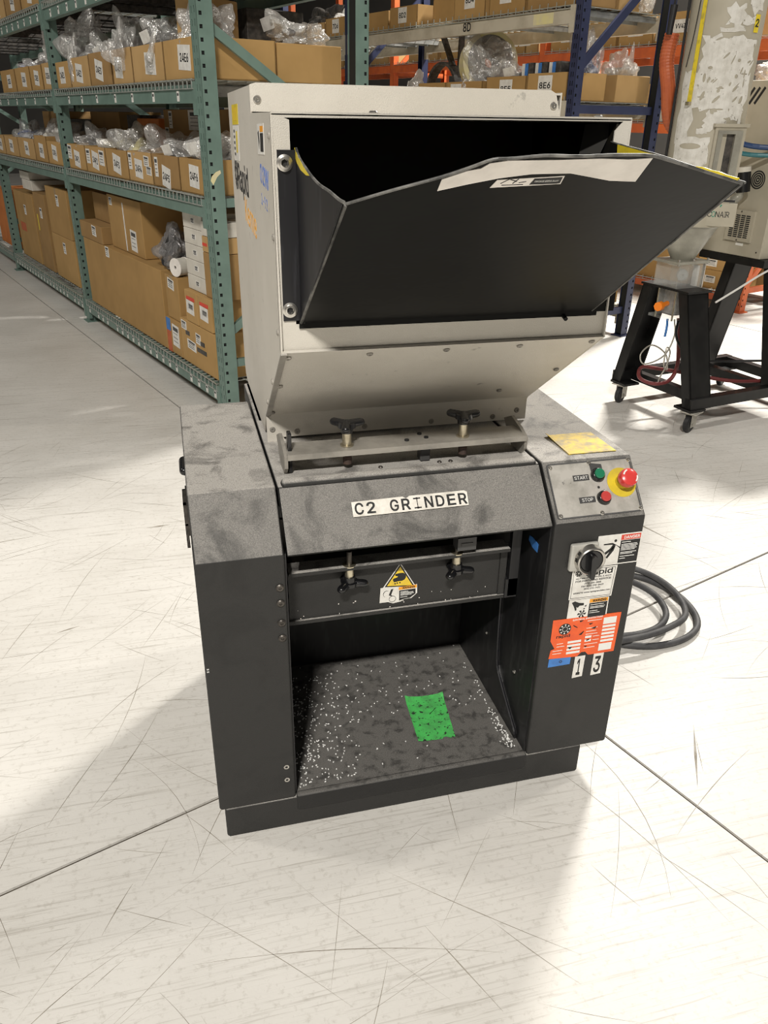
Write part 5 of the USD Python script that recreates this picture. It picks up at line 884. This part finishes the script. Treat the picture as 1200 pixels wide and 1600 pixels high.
def channel(x0, x1, y0, y1, z0, z1, dy, web):
    """a C-shaped leg; web says on which side the flat back lies"""
    t = 0.008; yy = (y0, y0 + t) if web == 'near' else (y1 - t, y1)
    return [sheared(bx(x0, x1, *yy, z0, z1), z0, z1, dy), sheared(bx(x0, x0 + t, y0, y1, z0, z1), z0, z1, dy), sheared(bx(x1 - t, x1, y0, y1, z0, z1), z0, z1, dy)]
part(DR, 'cart_leg', channel(0, 0.146, 0.0, 0.062, 0.125, 0.70, 0.165, 'near'), 'cart_black')
part(DR, 'cart_leg', channel(0, 0.146, 0.556, 0.622, 0.125, 0.70, -0.135, 'far'), 'cart_black')
part(DR, 'cart_leg', channel(0.590, 0.736, 0.0, 0.062, 0.125, 0.80, 0.165, 'near'), 'cart_black')
part(DR, 'cart_leg', channel(0.590, 0.736, 0.556, 0.622, 0.125, 0.80, -0.140, 'near'), 'cart_black')
for x, y in ((-0.01, -0.01), (-0.01, 0.50), (0.80, -0.01), (0.80, 0.51)): part(DR, 'caster_plate', bx(x, x + 0.11, y, y + 0.12, 0.114, 0.126), 'cart_black')
part(DR, 'table_plate', [bx(-0.008, 0.156, 0.152, 0.496, 0.70, 0.711)], 'cart_black')
part(DR, 'cart_rail', bx(0.0, 0.91, 0.0, 0.05, 0.126, 0.182), 'cart_black'); part(DR, 'cart_rail', bx(0.0, 0.91, 0.572, 0.622, 0.126, 0.182), 'cart_black')
part(DR, 'cart_rail', bx(0.105, 0.150, 0.05, 0.572, 0.126, 0.180), 'cart_black'); part(DR, 'cart_rail', bx(0.60, 0.65, 0.05, 0.572, 0.126, 0.180), 'cart_black'); part(DR, 'cart_rail', bx(0.86, 0.91, 0.05, 0.572, 0.126, 0.180), 'cart_black')
part(DR, 'cabinet_shelf', bx(0.495, 0.96, 0.15, 0.60, 0.80, 0.838), 'cart_black')
HXc, HYc, HR = 0.105, 0.33, 0.166
el = np.array([(EYE - CO) @ ca, (EYE - CO) @ cb]); A0 = math.atan2(el[1] - HYc, el[0] - HXc)     # the side of the hopper that faces the viewer
part(DR, 'drying_hopper', lathe([(0, 1.02), (HR, 1.02), (HR, 2.55), (HR - 0.02, 2.57), (0, 2.57)], 56, (HXc, HYc, 0)), 'dryer_beige', label='tall beige insulated hopper with peeled white label remains', smooth=35)
CN = part(DR, 'hopper_cone', lathe([(0, 0.846), (0.058, 0.846), (0.145, 1.008), (HR - 0.004, 1.02), (0, 1.02)], 48, (HXc - 0.015, HYc, 0)), 'dryer_cone', smooth=35)
part(CN, 'outlet_flange', [bx(HXc - 0.125, HXc + 0.095, HYc - 0.09, HYc + 0.09, 0.832, 0.846)], 'dryer_cone')
for dx, dy in ((-0.115, -0.08), (0.085, -0.08), (-0.015, -0.08), (0.085, 0.08)): part(CN, 'flange_bolt', cyl((HXc + dx, HYc + dy, 0.826), (HXc + dx, HYc + dy, 0.858), 0.006, 10), 'steel')
PB = part(DR, 'clear_outlet_box', [bx(HXc - 0.105, HXc + 0.07, HYc - 0.085, HYc - 0.079, 0.711, 0.832), bx(HXc - 0.105, HXc + 0.07, HYc + 0.079, HYc + 0.085, 0.711, 0.832), bx(HXc - 0.105, HXc - 0.099, HYc - 0.079, HYc + 0.079, 0.711, 0.832), bx(HXc + 0.064, HXc + 0.07, HYc - 0.079, HYc + 0.079, 0.711, 0.832)], 'plexiglass')
part(PB, 'outlet_tube', cyl((HXc - 0.015, HYc, 0.712), (HXc - 0.015, HYc, 0.832), 0.045, 24), 'plexiglass', smooth=35); part(PB, 'port_disc', lathe([(0.006, 0), (0.028, 0), (0.028, 0.02), (0.006, 0.02), (0.006, 0)], 24, (HXc - 0.09, HYc - 0.088, 0.785), (-0.5, -1, 0)), 'plexiglass')
part(PB, 'white_insert', bx(HXc + 0.035, HXc + 0.05, HYc - 0.07, HYc - 0.04, 0.715, 0.82), 'sticker_white'); part(PB, 'steel_strip', bx(HXc + 0.062, HXc + 0.068, HYc - 0.092, HYc - 0.075, 0.712, 0.832), 'steel')
VB = part(DR, 'valve_box', [bx(0.02, 0.128, 0.265, 0.385, 0.575, 0.70), bx(-0.005, 0.146, 0.24, 0.41, 0.545, 0.56)], 'plexiglass'); part(VB, 'valve_core', bx(0.05, 0.11, 0.29, 0.37, 0.56, 0.69), 'contents_grey')
for x, y in ((0.022, 0.262), (0.126, 0.262), (0.022, 0.386)): part(VB, 'tie_rod', cyl((x, y, 0.54), (x, y, 0.70), 0.0045, 10), 'brass_zinc')
part(VB, 'orange_knob', [cyl((0.02, 0.31, 0.625), (-0.055, 0.285, 0.622), 0.013, 16), cyl((-0.045, 0.288, 0.622), (-0.075, 0.278, 0.621), 0.024, 8)], 'orange_plastic', label='bright orange plastic knob', smooth=35)
part(VB, 'blue_tube', tube([(0.03, 0.30, 0.545), (0.025, 0.29, 0.50), (0.012, 0.28, 0.455)], 0.006, 8), 'tape_blue')
# conical sign band and hatch
def facing_pt(a, r, z): return np.array([HXc + r * math.cos(A0 + a), HYc + r * math.sin(A0 + a), z])
def fx(a=0.0): return np.array([-math.sin(A0 + a), math.cos(A0 + a), 0.0])
def on_body(name, poly, mat, t=0.0008, lift=0.0006, parent=DR, label=None):
    """a thin film wrapped round the hopper: polygon in (arc length to the right, height)"""
    ms = []; b = poly.bounds; s = b[0]
    while s < b[2]:
        e = min(s + 0.022, b[2]); g = poly.intersection(sbox(s, b[1], e, b[3])); a = ((s + e) / 2) / HR; o = facing_pt(a, HR + lift, 0)
        for q in getattr(g, 'geoms', [g]):
            if q.geom_type == 'Polygon' and q.area > 1e-7: ms.append(plate(affinity.translate(q, -(s + e) / 2, 0), t, o, fx(a), Z3))
        s = e
    return part(parent, name, ms, mat, label=label)
part(DR, 'sign_panel', [plate(sbox(-0.04, 1.03, 0.20, 1.135), 0.012, facing_pt(0.0, HR - 0.028, 0), fx(), Z3)], 'dryer_beige')
part(DR, 'panel_gap', [plate(sbox(-0.02, 1.142, 0.185, 1.152), 0.010, facing_pt(0.0, HR - 0.026, 0), fx(), Z3)], 'print_black')
for s, x, m, w in (('C', 0.080, 'print_black', 0.020), ('O', 0.098, 'logo_green', 0.017), ('N', 0.116, 'print_black', 0.018), ('A', 0.137, 'print_black', 0.018), ('I', 0.151, 'print_black', 0.005), ('R', 0.163, 'print_black', 0.016)):
    part(DR, 'logo_lettering', text(s, 0.026, facing_pt(0, HR - 0.016, 1.085) + fx() * (x - 0.0), fx(), (0, 0, 1), 0.0008, width=w), m)
part(DR, 'logo_lettering', text('’', 0.03, facing_pt(0, HR - 0.016, 1.115) + fx() * 0.126, fx(), Z3, 0.0008, width=0.009), 'logo_green')
aw = 0.72
W0 = facing_pt(aw, HR - 0.035, 0)
HT = part(DR, 'inspection_hatch', [plate(sbox(-0.075, 1.19, 0.075, 1.475).difference(sbox(-0.042, 1.20, 0.025, 1.445)), 0.050, W0, fx(aw * 0.6), Z3), plate(sbox(-0.085, 1.470, 0.085, 1.484), 0.058, W0, fx(aw * 0.6), Z3)], 'dryer_beige')
part(HT, 'hatch_frame', plate(sbox(-0.062, 1.195, 0.058, 1.455).difference(sbox(-0.040, 1.205, 0.022, 1.440)), 0.008, W0 + 0.050 * np.cross(fx(aw * 0.6), Z3), fx(aw * 0.6), Z3), 'dryer_cone')
part(HT, 'window', plate(sbox(-0.042, 1.20, 0.025, 1.445), 0.004, W0 + 0.034 * np.cross(fx(aw * 0.6), Z3), fx(aw * 0.6), Z3), 'contents_dark')
hk = W0 + 0.058 * np.cross(fx(aw * 0.6), Z3)
part(HT, 'latch_lever', [cyl(hk + fx(aw * 0.6) * 0.035 + [0, 0, 1.222], hk + fx(aw * 0.6) * 0.075 + np.cross(fx(aw * 0.6), Z3) * 0.02 + [0, 0, 1.236], 0.005, 10), cyl(hk + fx(aw * 0.6) * 0.035 + [0, 0, 1.222], hk + fx(aw * 0.6) * 0.035 + np.cross(fx(aw * 0.6), Z3) * 0.016 + [0, 0, 1.222], 0.013, 16)], 'caster_zinc')
rs = random.Random(14)
def ragged(x0, x1, z0, z1, n=26, amp=0.012):
    P = []
    for (a, b) in (((x0, z0), (x1, z0)), ((x1, z0), (x1, z1)), ((x1, z1), (x0, z1)), ((x0, z1), (x0, z0))):
        for i in range(n // 4):
            f = i / (n // 4); P.append((a[0] + (b[0] - a[0]) * f + rs.uniform(-amp, amp), a[1] + (b[1] - a[1]) * f + rs.uniform(-amp, amp)))
    return Polygon(P).buffer(0)
big = ragged(-0.085, 0.172, 1.54, 1.84, 48, 0.014)
for _ in range(34):
    cx_, cz_ = rs.uniform(-0.06, 0.17), rs.uniform(1.53, 1.68) if rs.random() < 0.7 else rs.uniform(1.68, 1.83); big = big.difference(affinity.rotate(affinity.scale(Point(cx_, cz_).buffer(0.009, 2), rs.uniform(0.4, 2.6), rs.uniform(0.3, 1.0)), rs.choice([0, 90, 20, 70, 45])))
for poly in (big, ragged(-0.165, -0.083, 1.40, 1.70, 24, 0.012), ragged(-0.02, 0.075, 1.46, 1.535, 30, 0.014), ragged(0.09, 0.165, 1.50, 1.56, 24, 0.012), ragged(-0.155, 0.02, 1.30, 1.425, 28, 0.006).difference(affinity.scale(Point(-0.07, 1.385).buffer(0.03, 4), 1.8, 0.45)), ragged(-0.14, -0.03, 1.24, 1.32, 24, 0.006), ragged(-0.02, 0.09, 1.855, 1.87, 20, 0.005), ragged(0.00, 0.07, 1.875, 1.955, 20, 0.018), ragged(0.10, 0.165, 1.93, 2.05, 20, 0.014), ragged(0.02, 0.12, 1.505, 1.535, 30, 0.008), ragged(-0.05, 0.0, 1.44, 1.462, 20, 0.003), ragged(0.145, 0.165, 1.48, 1.53, 16, 0.002), ragged(0.075, 0.16, 1.885, 1.915, 20, 0.008)):
    on_body('label_remnant', poly, 'peeled_white')
yt = on_body('number_tag', sbox(0.135, 1.855, 0.165, 1.925), 'tape_yellow', lift=0.0016, label='yellow tag with figure 2')
part(yt, 'figure', text('2', 0.030, facing_pt(0.15 / HR, HR + 0.003, 1.892), fx(0.15 / HR), Z3, 0.0006, bold=True), 'print_black')
on_body('yellow_strap', Polygon([(-0.118, 1.575), (-0.096, 1.575), (-0.098, 2.3), (-0.116, 2.3)]), 'tape_yellow', t=0.003, lift=0.003, label='yellow tape strap hanging down the hopper')
part(DR, 'strap_end', bx(*sum([[c - 0.011, c + 0.011] for c in facing_pt(-0.107 / HR, HR + 0.006, 0)[:2]], []), 1.56, 1.575), 'brass_zinc')
part(DR, 'thin_wire', tube([facing_pt(-0.125 / HR, HR + 0.003, 2.3), facing_pt(-0.14 / HR, HR + 0.004, 1.9), facing_pt(-0.165 / HR, HR + 0.004, 1.72)], 0.002, 6), 'print_black')
part(DR, 'black_cable', tube([facing_pt(-1.25, HR + 0.02, 2.5), facing_pt(-1.35, HR + 0.012, 2.0), facing_pt(-1.4, HR + 0.008, 1.5), facing_pt(-1.4, HR + 0.01, 1.15)], 0.0065, 8), 'rubber_black')
part(DR, 'black_cable', tube([facing_pt(-1.5, HR + 0.06, 2.5), facing_pt(-1.5, HR + 0.07, 2.2), facing_pt(-1.5, HR + 0.075, 1.98)], 0.005, 8), 'rubber_black')
part(DR, 'cable_plug', cyl(facing_pt(-1.5, HR + 0.075, 1.98), facing_pt(-1.5, HR + 0.08, 1.86), 0.017, 14, r1=0.013), 'rubber_black')
hs = [facing_pt(-1.75, HR + 0.072, 1.87), facing_pt(-1.75, HR + 0.080, 1.76), facing_pt(-1.8, HR + 0.055, 1.64), facing_pt(-2.1, HR + 0.05, 1.50), facing_pt(-2.5, HR + 0.03, 1.42)]
part(DR, 'suction_hose', tube(hs, [0.033 + 0.0030 * (i % 2) for i in range(64)], 16, step=16), 'hose_orange', label='ribbed orange suction hose')
# control cabinet
CBN = part(DR, 'control_cabinet', rbx(0.50, 0.95, 0.19, 0.60, 0.838, 1.685, 0.006), 'dryer_beige', label='beige control cabinet with a vent grille', smooth=30)
VG = part(DR, 'vent_grille', [bx(0.488, 0.50, 0.268, 0.443, 0.915, 1.072)], 'dryer_beige')
for r in range(12):
    for c in range(4): part(VG, 'vent_slot', bx(0.4868, 0.4882, 0.292 + c * 0.0335, 0.292 + c * 0.0335 + 0.026, 0.935 + r * 0.0098, 0.935 + r * 0.0098 + 0.0055), 'print_black')
for y, z in ((0.355, 1.065), (0.355, 0.921), (0.22, 0.872)): part(CBN, 'screw', screw((0.488 if z > 0.9 else 0.5, y, z), (-1, 0, 0), 0.004), 'dark_screw')
part(CBN, 'rating_label', bx(0.499, 0.4995, 0.315, 0.365, 0.893, 0.908), 'sticker_white')
for k in range(4): part(CBN, 'top_slot', put(bx(-0.045, 0.045, -0.007, 0.007, 0, 0.001), (0.4995, 0.50 - k * 0.033, 1.615), (0, -0.55, 0.8), (0, -0.8, -0.55)), 'print_black')
for k in range(4): part(CBN, 'speaker_ring', lathe([(0.006 + 0.011 * k, 0), (0.012 + 0.011 * k, 0), (0.012 + 0.011 * k, 0.001), (0.006 + 0.011 * k, 0.001), (0.006 + 0.011 * k, 0)], 32, (0.4995, 0.305, 1.225), (-1, 0, 0)), 'print_black')
FT = part(DR, 'air_filter', cyl((0.44, 0.335, 1.165), (0.43, 0.345, 1.262), 0.036, 28), 'knob_plastic', smooth=35)
part(FT, 'filter_cap', cyl((0.43, 0.345, 1.262), (0.428, 0.347, 1.285), 0.036, 28), 'carton_white', smooth=35)
part(DR, 'filter_elbow', tube([(0.43, 0.345, 1.17), (0.425, 0.35, 1.135), (0.38, 0.36, 1.115), (0.30, 0.36, 1.13), (0.24, 0.35, 1.15)], 0.024, 14), 'dryer_cone', smooth=40)
part(DR, 'blue_hose', tube([(0.26, 0.36, 1.43), (0.40, 0.30, 1.385), (0.60, 0.14, 1.38), (0.95, 0.02, 1.40)], 0.013, 10), 'hose_blue'); part(DR, 'teal_hose', tube([(0.26, 0.36, 1.38), (0.40, 0.30, 1.345), (0.60, 0.14, 1.35), (0.95, 0.02, 1.37)], 0.011, 10), 'hose_teal')
part(DR, 'white_wire', tube([(0.16, 0.12, 0.655), (0.28, 0.10, 0.72), (0.40, 0.06, 0.80), (0.52, 0.03, 0.85), (0.66, 0.0, 0.86), (0.85, -0.02, 0.80)], 0.0055, 8), 'wire_white')
part(DR, 'red_hose', tube([(0.11, 0.30, 0.54), (0.12, 0.28, 0.42), (0.10, 0.24, 0.30), (0.02, 0.20, 0.235), (-0.07, 0.22, 0.22), (-0.10, 0.30, 0.235), (-0.04, 0.36, 0.27), (0.08, 0.36, 0.25), (0.25, 0.30, 0.22), (0.48, 0.14, 0.19), (0.85, 0.03, 0.20)], 0.0105, 10), 'hose_red')
part(DR, 'grey_wire', tube([(0.05, 0.27, 0.545), (0.06, 0.26, 0.46), (0.0, 0.25, 0.36), (-0.11, 0.27, 0.32), (-0.13, 0.29, 0.37), (-0.05, 0.30, 0.41), (0.03, 0.27, 0.36), (0.04, 0.25, 0.28), (0.0, 0.24, 0.31), (0.01, 0.25, 0.40), (0.05, 0.26, 0.37), (0.03, 0.25, 0.30), (-0.01, 0.24, 0.25), (-0.02, 0.24, 0.22)], 0.004, 8), 'caster_zinc')
part(DR, 'black_lead', tube([(0.07, 0.26, 0.545), (0.06, 0.25, 0.47), (0.09, 0.23, 0.40), (0.14, 0.20, 0.34), (0.30, 0.40, 0.27), (0.50, 0.38, 0.24), (0.90, 0.20, 0.25)], 0.007, 8), 'rubber_black')
